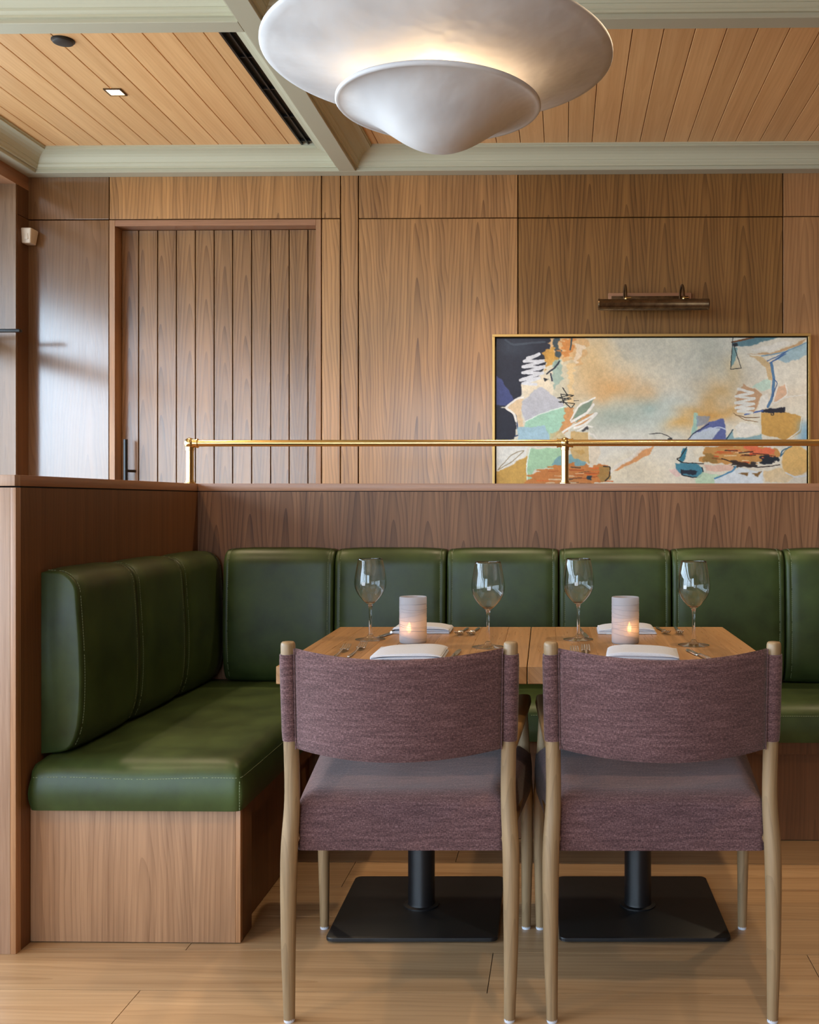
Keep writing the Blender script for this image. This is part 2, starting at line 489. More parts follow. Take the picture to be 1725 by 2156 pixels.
# ------------------------------------------------------------------ walls behind the camera
wf = empty('wall_front', (0, -3.6, 0)); tag(wf, kind='structure')
def fpart(name, x0, x1, z0, z1, mat='wall_walnut_pink', y0=-.1, y1=0.0):
    return box(name, x0, x1, y0, y1, z0, z1, mat, wf)
fpart('panel', -2.95, 5.0, 0, .45); fpart('panel', -2.95, 5.0, 2.65, 3.0)
xs = [-2.95] + [v for p in REAR for v in p] + [5.0]
for a, b in zip(xs[0::2], xs[1::2]): fpart('panel', a, b, .45, 2.65)
for k, (a, b) in enumerate(REAR):   # glazed opening
    wn_ = empty('window_%d' % (k + 2), ((a + b) / 2, -3.65, .45)); tag(wn_, kind='structure')
    hw = (b - a) / 2
    box('window_frame', -hw, -hw + .06, -.03, .03, 0, 2.2, 'bronze_frame', wn_); box('window_frame', hw - .06, hw, -.03, .03, 0, 2.2, 'bronze_frame', wn_)
    box('window_frame', -hw, hw, -.03, .03, 0, .06, 'bronze_frame', wn_); box('window_frame', -hw, hw, -.03, .03, 2.14, 2.2, 'bronze_frame', wn_)
    for q in (1, 2):
        xm = -hw + 2 * hw * q / 3
        box('mullion', xm - .025, xm + .025, -.03, .03, .06, 2.14, 'bronze_frame', wn_)
    box('pane', -hw + .06, hw - .06, -.003, .003, .06, 2.14, 'pane', wn_)
wr = box('wall_right', 5.0, 5.1, -3.7, 5.3, 0, 3.0, 'side_walnut'); tag(wr, kind='structure')

# ------------------------------------------------------------------ ceiling: slab, beams, crowns, planks
ceil = box('ceiling', -2.95, 5.1, -3.7, 5.3, 2.875, 3.0, 'gap'); tag(ceil, kind='structure')
BZ, CZ = 2.75, 2.85
beams = empty('trim_1', (0, 0, BZ)); tag(beams, kind='structure')
def beam(x0, x1, y0, y1, z1=.125):
    box('beam', x0, x1, y0, y1, 0, z1, 'sage_beam', beams, .002, 1)
beam(-2.643, 5.0, 5.027, 5.0995)
ys = [3.4555, 1.885, .31, -1.26]
beam(-2.643, -2.57, -3.6, 5.027)
beam(-1.085, -1.0035, -3.6, 5.027)
xr = [2.0, 2.08]
beam(xr[0], xr[1], -3.6, 5.027)
for y in ys:
    for (a, b) in ((-2.57, -1.085), (-1.0035, xr[0]), (xr[1], 5.0)):
        beam(a, b, y, y + .0765, .124)
prof = [(0, .016), (.012, .016), (.0125, .024), (.017, .027), (.022, .033), (.023, .040), (.027, .041), (.031, .050), (.040, .062), (.053, .072), (.068, .079), (.083, .083), (.088, .084), (.088, .091), (.094, .0915), (.094, .125)]
bays = []
yl = [5.027] + [v for y in ys for v in (y + .0765, y)]
for k in range(3):
    y1, y0 = yl[2 * k], yl[2 * k + 1]
    for (x0, x1) in ((-2.57, -1.085), (-1.0035, xr[0])): bays.append((x0, x1, y0, y1))
bays.append((xr[1], 4.98, yl[1], yl[0]))
for bi, (x0, x1, y0, y1) in enumerate(bays):
    bm = bmesh.new(); loops = []
    for p, z in prof:
        loops.append([bm.verts.new(v) for v in ((x0 + p, y0 + p, BZ + z), (x1 - p, y0 + p, BZ + z), (x1 - p, y1 - p, BZ + z), (x0 + p, y1 - p, BZ + z))])
    for A, B in zip(loops, loops[1:]):
        for k in range(4): bm.faces.new((A[k], B[k], B[(k + 1) % 4], A[(k + 1) % 4]))
    o = finish(bm, 'trim_%d' % (bi + 2), 'sage', None); tag(o, kind='structure')
    a, b = x0 + .09, x1 - .09
    slot = bi == 0
    if slot: b = -1.2462
    xs = [a]
    g = -1.3045 + .1118 * (1 if False else 0) if x0 < -2 else .2526
    pitch = .1118 if x0 < -2 else .1131
    kk = math.ceil((a - g) / pitch)
    while g + kk * pitch < b - .004:
        if g + kk * pitch > a + .004: xs.append(g + kk * pitch)
        kk += 1
    xs.append(b)
    if bi < 4:
        for u0, u1 in zip(xs, xs[1:]):
            box('plank', u0 + .0014, u1 - .0014, y0 + .085, y1 - .085, CZ, CZ + .024, 'cedar', ceil, .0015, 1)
    else:
        box('plank', a, b, y0 + .085, y1 - .085, CZ, CZ + .024, 'cedar', ceil)
box('plank', -2.9, 5.0, -3.6, .3, CZ, CZ + .024, 'cedar', ceil)

# slot diffuser in the far left bay
sd = empty('air_slot', (-1.2105, 4.28, CZ)); tag(sd, 'long black linear air slot between the cedar planks and the sage beam', 'air vent')
box('back_plate', -.0345, .0355, -.665, .665, .012, .023, 'black', sd)
box('side_rail', -.0350, -.0270, -.665, .665, -.004, .012, 'black', sd)
box('side_rail', .0280, .0355, -.665, .665, -.004, .012, 'black', sd)
box('blade', -.003, .003, -.665, .665, -.002, .012, 'black', sd)
for q in range(5):
    yq = -.62 + .31 * q
    box('clip', -.027, .028, yq - .004, yq + .004, .002, .012, 'black', sd)

# ceiling speaker disc and downlight
cs = empty('ceiling_disc', (-1.8437, 3.805, CZ)); tag(cs, 'small round dark disc flush on the cedar plank ceiling', 'detector')
lathe('cover', [(0, -.012), (.030, -.012), (.036, -.010), (.0385, -.005), (.0385, 0)], 'bronze_frame', cs, 32)
lathe('rim', [(.0385, -.004), (.041, -.004), (.041, 0), (.0385, 0)], 'black', cs, 32, close=True)

def downlight(x, y, visible):
    d = empty('downlight', (x, y, CZ))
    bm = bmesh.new()
    for (a, b, c_, d_) in ((-.036, .036, -.036, -.029), (-.036, .036, .029, .036), (-.036, -.029, -.029, .029), (.029, .036, -.029, .029)):
        bm_box(bm, a, b, c_, d_, -.005, -.0005)
    finish(bm, 'bezel', 'antique', d)
    box('lens', -.029, .029, -.029, .029, -.0025, -.0008, 'led', d)
    l = bpy.data.lights.new('downlight_lamp', 'SPOT'); l.energy = SPOT; l.color = (1.0, .77, .50); l.spot_size = R(105); l.spot_blend = .6; l.shadow_soft_size = .035
    lo = bpy.data.objects.new('downlight_lamp', l); C.objects.link(lo); lo.location = (x, y, CZ - .03)
    return d
tag(downlight(-1.858, 4.287, True), 'square lit recessed downlight beside the dark disc in the far cedar bay', 'downlight', 'recessed ceiling downlights')
for x, y, lab in ((-1.95, 2.65, 'square recessed downlight in the cedar bay over the open end of the side bench'), (-1.95, 1.1, 'square recessed downlight in the window side bay nearest the rear glazing'),
                  (.5, 2.75, 'square recessed downlight in the cedar bay beside the pendant lamp'), (.5, 1.1, 'square recessed downlight in the cedar bay over the open floor'),
                  (-.3, 4.287, 'square recessed downlight hidden above the pendant lamp by the panelled wall'), (1.6, 4.287, 'square recessed downlight beyond the picture light end of the panelled wall')):
    tag(downlight(x, y, False), lab, 'downlight', 'recessed ceiling downlights')

# motion sensor on the window wall
ms = empty('motion_sensor', (XL, 5.062, 2.447)); tag(ms, 'cream motion sensor high in the dark corner of the walnut wall', 'sensor')
bm = bmesh.new()
bm_box(bm, 0, .052, -.040, .036, -.037, .037, .008, 3)
for v in bm.verts:
    if v.co.z < 0: v.co.y *= .80; v.co.x *= .86
finish(bm, 'body', 'white_plastic', ms, True)
bm = bmesh.new(); bm_box(bm, .018, .036, -.0385, -.020, -.020, .010, .003, 2); finish(bm, 'lens', 'white_plastic', ms, True)

# ------------------------------------------------------------------ walnut partition round the banquette
PX, PY = -1.388, 3.932
pt = empty('partition', (PX, PY, 0)); tag(pt, 'low walnut partition wall wrapping behind the green banquette', 'partition', kind='thing')
def pbox(name, x0, x1, y0, y1, z0, z1, mat, bev=0.0):
    return box(name, x0 - PX, x1 - PX, y0 - PY, y1 - PY, z0, z1, mat, pt, bev)
pbox('back_panel', PX, 3.2, PY, 4.05, 0, 1.1855, 'part_walnut')
pbox('side_panel', -1.50, PX, 2.64, 4.05, 0, 1.1845, 'side_walnut')
pbox('end_panel', -1.50, -1.4025, 2.615, 2.64, 0, 1.1845, 'end_walnut', .001)
pbox('edge_strip', -1.402, PX, 2.615, 2.64, 0, 1.1845, 'trim_walnut', .001)
pbox('cap', PX - .0005, 3.2, PY - .0005, 4.06, 1.1885, 1.2165, 'trim_walnut_x', .0012)
pbox('cap', -1.51, PX - .001, 2.64, 4.06, 1.1885, 1.2165, 'trim_walnut_y', .0012)
pbox('cap_end', -1.51, PX - .001, 2.612, 2.64, 1.1885, 1.2165, 'end_walnut', .0012)
pbox('shadow_gap', -1.495, PX - .004, 2.645, 4.04, 1.1845, 1.1886, 'gap')
pbox('shadow_gap', PX + .004, 3.15, PY + .004, 4.04, 1.1855, 1.1886, 'gap')

# brass gallery rail
gr = empty('brass_rail', (-1.4428, 4.0, 1.2166)); tag(gr, 'polished brass gallery rail running along the top of the partition', 'rail')
RZ = 1.3735 - 1.2166
def ball(bm, x, r):
    bmesh.ops.create_uvsphere(bm, u_segments=24, v_segments=14, radius=r, matrix=Matrix.Translation((x, 0, RZ)))
for j, xp in enumerate((0.0, 1.4515, 2.903, 4.3545)):
    p = lathe('post', [(.0, 0), (.0225, 0), (.0225, .004), (.0165, .006), (.0165, .012), (.0142, .013), (.0142, RZ - .028), (.0165, RZ - .027), (.0165, RZ - .013), (.0142, RZ - .011), (0, RZ - .011)], 'brass', gr, 24, cx=xp)
    bm = bmesh.new()
    ball(bm, xp, .0215)
    sides = (1,) if j == 0 else (-1, 1)
    for s in sides:
        bm_tube(bm, [(xp + s * .012, 0, RZ), (xp + s * .0275, 0, RZ)], .0165, 20)
        bm_tube(bm, [(xp + s * .0275, 0, RZ), (xp + s * .0315, 0, RZ)], .0185, 20)
    finish(bm, 'elbow' if j == 0 else 'tee_joint', 'brass', gr, True)
    if j < 3:
        tube('rail_tube', [(xp + .02, 0, RZ), (xp + 1.4315, 0, RZ)], .0127, 'brass', gr, 24)

# ------------------------------------------------------------------ banquette bench and cushions
SZ0, SZ1 = .351, .476
BX = -.837
bench = empty('banquette_bench', (PX, PY, 0)); tag(bench, 'L shaped walnut bench base carrying the green seat cushions', 'bench')
def bbox_(name, x0, x1, y0, y1, z0, z1, mat, bev=0.0, parent=None):
    return box(name, x0 - PX, x1 - PX, y0 - PY, y1 - PY, z0, z1, mat, bench, bev)
bbox_('end_panel', PX + .001, BX - .0135, 2.686, 2.704, .003, SZ0, 'bench_walnut', .0008)
bbox_('end_strip', BX - .013, BX, 2.686, 2.704, .003, SZ0, 'trim_walnut', .0008)
bbox_('corner_post', BX - .035, BX, 2.7045, 2.785, .003, SZ0, 'side_walnut', .001)
bbox_('side_panel', BX - .045, BX - .028, 2.786, 3.55, .003, SZ0, 'side_walnut')
bbox_('side_rail', BX - .028, BX - .004, 2.786, 3.50, SZ0 - .05, SZ0, 'side_walnut')
bbox_('front_panel', BX - .028, 3.2, 3.535, 3.553, .003, SZ0, 'side_walnut')
bbox_('front_rail', BX - .004, 3.2, 3.50, 3.535, SZ0 - .05, SZ0, 'side_walnut')
bbox_('core', PX + .001, BX - .05, 2.705, PY - .001, .003, SZ0 - .002, 'side_walnut')
bbox_('core', BX - .045, 3.2, 3.555, PY - .001, .003, SZ0 - .002, 'side_walnut')


def pad(name, W, D, z0, zs, z1, rr, mat, parent, taper=None, crown=.006, bulge=.004, nx=28, ny=34, curve=None, corner=.03):
    """upholstered pad: x in [-W/2,W/2], y in [0,D]; top domes from the seam height zs to z1; rr: roll radii (left,right,front,back)"""
    bm = bmesh.new()
    def spread(n):
        t = [.5 - .5 * math.cos(math.pi * i / n) for i in range(n + 1)]
        return t
    U, V = spread(nx), spread(ny)
    def wfac(v): return 1.0 if taper is None else taper[0] + (taper[1] - taper[0]) * v
    def roll(d, r):
        if r <= 0 or d >= r: return 0.0
        q = 1 - d / r
        return 1 - math.sqrt(max(0, 1 - q * q))
    grid = []
    for v in V:
        row = []
        for u in U:
            y = v * D; x = (u - .5) * W
            k = max(roll(u * W, rr[0]), roll((1 - u) * W, rr[1]), roll(y, rr[2]), roll(D - y, rr[3]))
            # round the plan corners
            cx_ = min(u, 1 - u) * W; cy_ = min(v, 1 - v) * D
            if cx_ < corner and cy_ < corner:
                ex, ey = corner - cx_, corner - cy_; L = math.hypot(ex, ey); Mx = max(ex, ey)
                if L > 0:
                    f = Mx / L; ex2, ey2 = ex * f, ey * f
                    x = math.copysign(W / 2 - corner + ex2, x); y = (corner - ey2) if v < .5 else D - corner + ey2
            z = zs + (z1 - zs) * (1 - k) + crown * math.sin(math.pi * u) * math.sin(math.pi * v) * 1.0
            if curve: z += curve(u, v)
            row.append(bm.verts.new((x * wfac(v), y, z)))
        grid.append(row)
    for j in range(ny):
        for i in range(nx): bm.faces.new((grid[j][i], grid[j][i + 1], grid[j + 1][i + 1], grid[j + 1][i]))
    rim = grid[0][:] + [grid[j][nx] for j in range(1, ny + 1)] + [grid[ny][i] for i in range(nx - 1, -1, -1)] + [grid[j][0] for j in range(ny - 1, 0, -1)]
    loops = [rim]
    cxm, cym = 0, D / 2
    for q in range(1, 7):
        f = q / 6
        ring = []
        for vtx in rim:
            dx, dy = vtx.co.x - cxm, vtx.co.y - cym
            off = bulge * math.sin(math.pi * f)
            sxn = off * (1 if abs(dx) > W * .49 * wfac(vtx.co.y / D) else 0) * (1 if dx > 0 else -1)
            syn = off * (1 if abs(dy) > D * .49 else 0) * (1 if dy > 0 else -1)
            ring.append(bm.verts.new((vtx.co.x + sxn, vtx.co.y + syn, vtx.co.z + (z0 - vtx.co.z) * f)))
        loops.append(ring)
    for A, B in zip(loops, loops[1:]):
        n = len(A)
        for i in range(n): bm.faces.new((A[i], B[i], B[(i + 1) % n], A[(i + 1) % n]))
    bm.faces.new(loops[-1])
    seam = [v.co.copy() for v in rim]
    o = finish(bm, name, mat, parent, True, 60)
    return o, seam, (nx, ny)


# side seat cushion
sw, sdp = (BX + .008) - (PX + .0075), PY - .0075 - 2.662
sc = empty('seat_cushion', ((PX + .0075 + BX + .008) / 2, 2.662, SZ0)); tag(sc, 'green leather seat pad on the short side arm of the bench', 'cushion', 'green seat pads')
def wob(u, v): return .0025 * math.sin(u * 9) * max(0, 1 - v * 8)
o, seam, (nx, ny) = pad('seat_pad', sw, sdp, .0, .081, .125, (.02, .055, .075, .01), 'leather', sc, curve=wob, corner=.02, bulge=.006)
stitches('stitching', [p + Vector((0, -.0005, .0032)) for p in seam[0:nx + ny // 2]], sc)
stitches('stitching', [p + Vector((0, .0040, .0082)) for p in seam[0:nx]], sc)
cs_ = [Vector((sw / 2 - .002, -.002, .005 + .07 * q / 10)) for q in range(11)]
stitches('stitching', cs_, sc)
# long seat cushion under the wall side
lw_, ld = 3.2 - (BX + .022), PY - .0075 - 3.452
lc = empty('seat_cushion', ((3.2 + BX + .022) / 2, 3.452, SZ0)); tag(lc, 'long green leather seat pad running behind the two tables', 'cushion', 'green seat pads')
o, seam, (nx, ny) = pad('seat_pad', lw_, ld, .0, .085, .123, (.02, .02, .085, .01), 'leather', lc, nx=40, ny=24, corner=.02, bulge=.006)
stitches('stitching', [p + Vector((0, -.0005, .003)) for p in seam[0:nx]], lc)


def back_cushion(width, height, name='back_cushion', depth=.105):
    """origin at base centre against the wall; faces -y"""
    root = empty(name)
    prof = []
    H_, Dp = height, depth
    # profile (y, z) from base back round the front to top back
    prof.append((0, 0)); prof.append((-Dp * .42, 0.0)); prof.append((-Dp * .62, .006))
    prof.append((-Dp * .76, .020)); prof.append((-Dp * .86, .042)); prof.append((-Dp * .93, .07))
    for q in range(1, 9):
        f = q / 9; zz = .07 + (H_ - .07 - .065) * f
        prof.append((-Dp * (.93 + .085 * math.sin(math.pi * f ** .75) - .04 * f), zz))
    for q in range(0, 9):
        an = math.pi / 2 * q / 8
        prof.append((-(Dp * .89) + .060 * (1 - math.cos(an)), H_ - .065 + .065 * math.sin(an)))
    prof.append((-.012, H_ + .001)); prof.append((0, H_ - .004))
    P = [Vector((0, y, z)) for y, z in prof]
    N = []
    for i in range(len(P)):
        t = (P[min(i + 1, len(P) - 1)] - P[max(i - 1, 0)]); N.append(Vector((0, -t.z, t.y)).normalized())
    N = [n if n.dot(P[i] - Vector((0, -Dp * .4, H_ / 2))) > 0 else -n for i, n in enumerate(N)]
    hw = width / 2
    st = [(0, .008), (.0015, .0045), (.005, .0018), (.010, .0004), (.017, .0), (.019, .0009), (.022, -.0006), (.05, -.003), (.10, -.005)]
    stations = [(-hw + s, i) for s, i in st] + [(hw - s, i) for s, i in st[::-1]]
    bm = bmesh.new(); rings = []
    for x, ins in stations:
        ring = []
        for p, n in zip(P, N):
            wgt = 1.0 if p.y < -.001 else .0
            q = p - n * ins * wgt
            ring.append(bm.verts.new((x, q.y, max(q.z, 0.0))))
        rings.append(ring)
    n = len(P)
    for A, B in zip(rings, rings[1:]):
        for i in range(n): bm.faces.new((A[i], A[(i + 1) % n], B[(i + 1) % n], B[i]))
    bm.faces.new(rings[0]); bm.faces.new(rings[-1][::-1])
    finish(bm, 'pad', 'leather', root, True, 70)
    for s in (-1, 1):
        stitches('stitching', [(s * (hw - .0195), p.y + nn.y * .0004, p.z + nn.z * .0004) for p, nn in list(zip(P, N))[3:-1]], root)
    return root


ZC = SZ0 + .1270
G = 'green leather back cushions of the banquette'
pitch = .4165
proto = back_cushion(pitch - .006, .4915)
xs = [-1.264 + pitch * i for i in range(9)]
where = ['green back cushion in the inner corner of the bench, on the long wall', 'green back cushion behind the wine glass nearest the corner', 'green back cushion behind the second wine glass from the corner',
         'green back cushion behind the third wine glass from the corner', 'green back cushion behind the fourth wine glass from the corner', 'green back cushion past the far edge of the second table',
         ]
for i in range(6):
    o = proto if i == 0 else copy_tree(proto)
    o.location = (xs[i] + pitch / 2, PY - .0005, ZC)
    tag(o, where[i], 'cushion', G)
side = [(2.742, 3.128, .1, 'green back cushion at the open end of the side arm, its stitched end showing'), (3.130, 3.517, .1, 'green back cushion in the middle of the side arm'), (3.519, 3.922, .1, 'green back cushion of the side arm tucked into the corner')]
for i, (y0, y1, d, lab) in enumerate(side):
    o = back_cushion(y1 - y0 - .002, 0.4855 - .002 * i, depth=.108)
    o.location = (PX + .0005, (y0 + y1) / 2, ZC + .0005); o.rotation_euler = (0, 0, R(90))
    tag(o, lab, 'cushion', G)

# ------------------------------------------------------------------ tables
def make_table():
    t = empty('dining_table')
    W, D = .607, .789
    top = box('tabletop', -W / 2 + .012, W / 2 - .012, .012, D - .012, .709, .735, 'oak_table', t)
    ws = [.075, .105, .092, .068, .112, .085, .07]
    x = -W / 2
    for i, q in enumerate(ws):
        box('stave', x, x + q - .0002, 0, D, .707, .75, 'oak_table', top, .0012 if i in (0, 6) else .0004, 1); x += q
    lathe('column', [(0, .014), (.050, .014), (.050, .018), (.0385, .020), (.0375, .024), (.0375, .69), (0, .69)], 'black', t, 32, cx=0, cy=.41)
    box('spider_plate', -.15, .15, .26, .56, .69, .706, 'black', t, .004)
    bm = bmesh.new(); rings = []
    for ins, z in ((.0, .005), (.0, .0118), (.001, .0135), (.003, .0145)):
        ring = []
        for cx_, cy_, a0 in ((1, 1, 0), (-1, 1, 90), (-1, -1, 180), (1, -1, 270)):
            for q in range(7):
                an = R(a0 + 15 * q)
                ring.append(bm.verts.new((cx_ * (.2245 - .020) + (.020 - ins) * math.cos(an), .41 + cy_ * (.2245 - .020) + (.020 - ins) * math.sin(an), z)))
        rings.append(ring)
    for A, B in zip(rings, rings[1:]):
        for k in range(28): bm.faces.new((A[k], A[(k + 1) % 28], B[(k + 1) % 28], B[k]))
    bm.faces.new(rings[0]); bm.faces.new(rings[-1])
    finish(bm, 'base_plate', 'black', t, True, 30)
    for sx_ in (-1, 1):
        for sy_ in (-1, 1):
            lathe('foot', [(0, 0), (.016, 0), (.016, .006), (0, .006)], 'black', t, 12, cx=sx_ * .19, cy=.41 + sy_ * .19)
    return t
T0 = make_table(); T0.location = (-.3905, 2.511, 0); T0.rotation_euler = (0, 0, R(1.0))
tag(T0, 'oak pedestal table next to the side arm of the banquette', 'table', 'square oak tables with black pedestals')
T1 = copy_tree(T0); T1.location = (.2185, 2.5215, 0)
tag(T1, 'oak pedestal table farther from the side arm of the banquette', 'table')

# ------------------------------------------------------------------ chairs
def make_chair():
    c = empty('dining_chair')
    for s in (-1, 1):
        x = s * .2435
        pts = [(x, 0, .006), (x + s * .003, .002, .16), (x + s * .0035, .006, .30), (x + s * .003, .009, .37), (x + s * .0005, .012, .42), (x - s * .003, .014, .47), (x - s * .0035, .012, .53), (x - s * .001, .006, .66), (x + s * .003, -.003, .84)]
        rad = [.0122, .0160, .0183, .0190, .0186, .0172, .0168, .0168, .0160]
        # resample smoothly
        zz = np.array([p[2] for p in pts]); z2 = np.linspace(.006, .832, 44)
        def sm(a):
            a = np.interp(z2, zz, a); k = np.array([1, 2, 3, 2, 1]) / 9; ap = np.pad(a, 2, 'edge'); return np.convolve(ap, k, 'valid')
        X, Y, Rr = sm([p[0] for p in pts]), sm([p[1] for p in pts]), sm(rad)
        P = [(X[i], Y[i], z2[i]) for i in range(44)] + [(X[-1] + s * .0001, Y[-1], .837), (X[-1] + s * .0001, Y[-1], .8395)]
        leg = tube('leg', P, list(Rr) + [Rr[-1] * .93, Rr[-1] * .78], 'oak_chair', c, 20)
        lathe('glide', [(0, 0), (.0115, 0), (.0122, .003), (.0122, .008), (0, .008)], 'glide', leg, 16, cx=x, cy=0)
        # fabric sleeve around the upper post
        i0 = [i for i in range(44) if z2[i] > .603 and z2[i] < .826]
        bm = bmesh.new()
        Ps = [(X[i], Y[i], z2[i]) for i in i0]
        rs = [.0196] * len(i0); rs[0] = .0185; rs[-1] = .0185
        bm_tube(bm, Ps, rs, 24, cap=True)
        finish(bm, 'back_sleeve', 'fabric_back', c, True, 60)
        # front leg
        xf = s * .2715
        pf = [(xf, .5, .006), (xf + s * .002, .5, .2), (xf + s * .002, .5, .36), (xf - s * .006, .5, .47), (xf - s * .012, .497, .602)]
        lg = tube('leg', pf, [.0118, .0155, .0170, .0165, .0150], 'oak_chair', c, 18)
        lathe('glide', [(0, 0), (.0112, 0), (.0118, .003), (.0118, .008), (0, .008)], 'glide', lg, 16, cx=xf, cy=.5)
        # armrest: flat paddle, narrow at the rear post, wide at the front
        bm = bmesh.new(); rings = []
        for q in range(13):
            f = q / 12; y = .006 + f * .52; xc = s * (.243 + .020 * f); hw = .013 + .0115 * f ** .6; zt = .612 + .011 * f; th = .013
            if q == 12: hw *= .86
            ring = []
            for k in range(12):
                an = 2 * math.pi * k / 12
                cxn = math.copysign(abs(math.cos(an)) ** .6, math.cos(an)); szn = math.copysign(abs(math.sin(an)) ** .7, math.sin(an))
                ring.append(bm.verts.new((xc + hw * cxn, y, zt + th * szn - .010)))
            rings.append(ring)
        for A, B in zip(rings, rings[1:]):
            for k in range(12): bm.faces.new((A[k], A[(k + 1) % 12], B[(k + 1) % 12], B[k]))
        bm.faces.new(rings[0]); bm.faces.new(rings[-1])
        finish(bm, 'armrest', 'oak_arm', c, True, 60)
        tube('side_rail', [(s * .238, .012, .40), (s * .262, .5, .40)], .014, 'oak_arm', c, 10)
    # curved back panel
    bm = bmesh.new(); nx, nz = 40, 14; L = []
    hwp = .2265
    for layer in (0, 1):
        g = []
        for j in range(nz + 1):
            f = j / nz; row = []
            for i in range(nx + 1):
                t = 2 * i / nx - 1
                b = (1 - t * t)
                zt = .8265 - .0115 * b; zb = .6035 - .007 * b
                z = zb + (zt - zb) * f
                y = -.098 * b - .006 * f + (.004 if layer else -.010)
                edge = min(f, 1 - f) * (zt - zb)
                rnd = .007 * (1 - min(1, edge / .008)) ** 2
                y += -rnd if layer else rnd
                xx = t * (hwp + .003 * f)
                row.append(bm.verts.new((xx, y, z)))
            g.append(row)
        L.append(g)
    for g in L:
        for j in range(nz):
            for i in range(nx): bm.faces.new((g[j][i], g[j][i + 1], g[j + 1][i + 1], g[j + 1][i]))
    A, B = L
    for i in range(nx):
        bm.faces.new((A[0][i], B[0][i], B[0][i + 1], A[0][i + 1])); bm.faces.new((A[nz][i], A[nz][i + 1], B[nz][i + 1], B[nz][i]))
    for j in range(nz):
        bm.faces.new((A[j][0], A[j + 1][0], B[j + 1][0], B[j][0])); bm.faces.new((A[j][nx], B[j][nx], B[j + 1][nx], A[j + 1][nx]))
    finish(bm, 'backrest', 'fabric_back', c, True, 70)
    # seams where the sleeve meets the back panel
    for s in (-1, 1):
        P = []
        for q in range(11):
            f = q / 10; P.append((s * (.2262 + .003 * f), -.0125 - .006 * f, .604 + f * .222))
        tube('seam', P, .0014, 'fabric_back', c, 6)
    def sag(u, v): return -.010 * math.sin(math.pi * u) * math.sin(math.pi * min(1, v * 1.3)) - .006 * math.cos(2 * math.pi * u) * max(0, 1 - v * 6) * .5
    st, seam, _ = pad('seat', .555, .50, .370, .462, .497, (.05, .05, .06, .06), 'fabric', c, taper=(.838, 1.03), crown=.004, bulge=.003, curve=sag, nx=36, ny=36, corner=.016)
    st.location = (0, .022, 0)
    box('seat_frame', -.18, .18, .12, .46, .362, .3705, 'black', c)
    return c
ch = make_chair(); ch.location = (-.3610, 2.294, 0); ch.rotation_euler = (0, 0, R(1.0))
tag(ch, 'mauve upholstered oak chair at the table next to the side bench', 'chair', 'mauve dining chairs with oak legs')
ch2 = copy_tree(ch); ch2.location = (.2200, 2.302, 0); ch2.rotation_euler = (0, 0, R(1.0))
tag(ch2, 'mauve upholstered oak chair at the table farther from the side bench', 'chair')

# ------------------------------------------------------------------ tableware
TZ = .7503
def make_glass():
    g = empty('wine_glass')
    lathe('foot', [(0, 0), (.040, 0), (.0435, .0008), (.0435, .0018), (.038, .003), (.022, .0055), (.010, .009), (.0068, .015), (.0055, .016), (0, .016)], 'foot_glass', g, 40, angle=60)
    lathe('stem', [(0, .0161), (.0052, .0161), (.0044, .03), (.0039, .06), (.0041, .085), (.0055, .097), (.0080, .103), (0, .1032)], 'glass', g, 24, angle=60)
    pb = [(0, .1034), (.0085, .1037), (.016, .109), (.026, .119), (.0355, .131), (.0425, .144), (.0458, .157), (.0460, .168), (.0448, .181), (.0420, .198), (.0385, .216), (.0345, .2335)]
    # smooth the bowl line
    z = np.array([p[1] for p in pb]); tt = np.linspace(0, 1, len(pb)); t2 = np.linspace(0, 1, 46)
    r2 = np.interp(t2, tt, [p[0] for p in pb]); zz = np.interp(t2, tt, z)
    for _ in range(4):
        r2[1:-1] = (r2[:-2] + 2 * r2[1:-1] + r2[2:]) / 4; zz[1:-1] = (zz[:-2] + 2 * zz[1:-1] + zz[2:]) / 4
    r2[0] = 0
    th = .0008
    inner = [(max(r - th, 0), z_ + (th if k < 8 else 0)) for k, (r, z_) in enumerate(zip(r2, zz))]
    inner[0] = (0, inner[0][1])
    prof_ = list(zip(r2, zz)) + [(r2[-1] - th * .5, zz[-1] + th * .6)] + inner[::-1]
    lathe('bowl', prof_, 'glass', g, 64, angle=None)
    g['_r'] = 0.0
    return g


def logo(g, az):
    """tiny etched square mark on the bowl, facing direction az"""
    bars = [(0, 0, 8, 1.3), (0, 6.7, 8, 8), (0, 0, 1.3, 8), (6.7, 0, 8, 8), (2, 2, 3, 6), (2, 5, 6, 6), (4, 2, 5, 4), (4, 3, 7, 4), (2, 2, 5, 2.8)]
    bm = bmesh.new(); s = .0011
    for x0, z0, x1, z1 in bars:
        vs = []
        for (x, z) in ((x0, z0), (x1, z0), (x1, z1), (x0, z1)):
            zz = .164 + (z - 4) * s; r = .0462
            an = az + (x - 4) * s / r
            vs.append((r * math.sin(an), -r * math.cos(an), zz))
        q = [bm.verts.new(v) for v in vs] + [bm.verts.new((v[0] * 1.003, v[1] * 1.003, v[2])) for v in vs]
        for f in ((0, 1, 2, 3), (7, 6, 5, 4), (0, 4, 5, 1), (1, 5, 6, 2), (2, 6, 7, 3), (3, 7, 4, 0)): bm.faces.new([q[i] for i in f])
    return finish(bm, 'etched_mark', 'logo', g)


gl = make_glass()
del gl['_r']
spots = [(-.555, 2.9908, -.25, 'empty wine glass nearest the corner, beside the wall-side knife'), (-.2042, 2.841, .12, 'empty wine glass at the seam between the tables, behind the chair post'),
         (.0449, 3.0012, -.14, 'empty wine glass beside the second candle holder, wall side of the table'), (.3628, 2.8884, -.66, 'empty wine glass standing by itself near the end of the second table')]
for i, (x, y, az, lab) in enumerate(spots):
    o = gl if i == 3 else copy_tree(gl)
    o.location = (x, y, TZ); tag(o, lab, 'wine glass', 'empty wine glasses on the tables')
    logo(o, az)
del spots


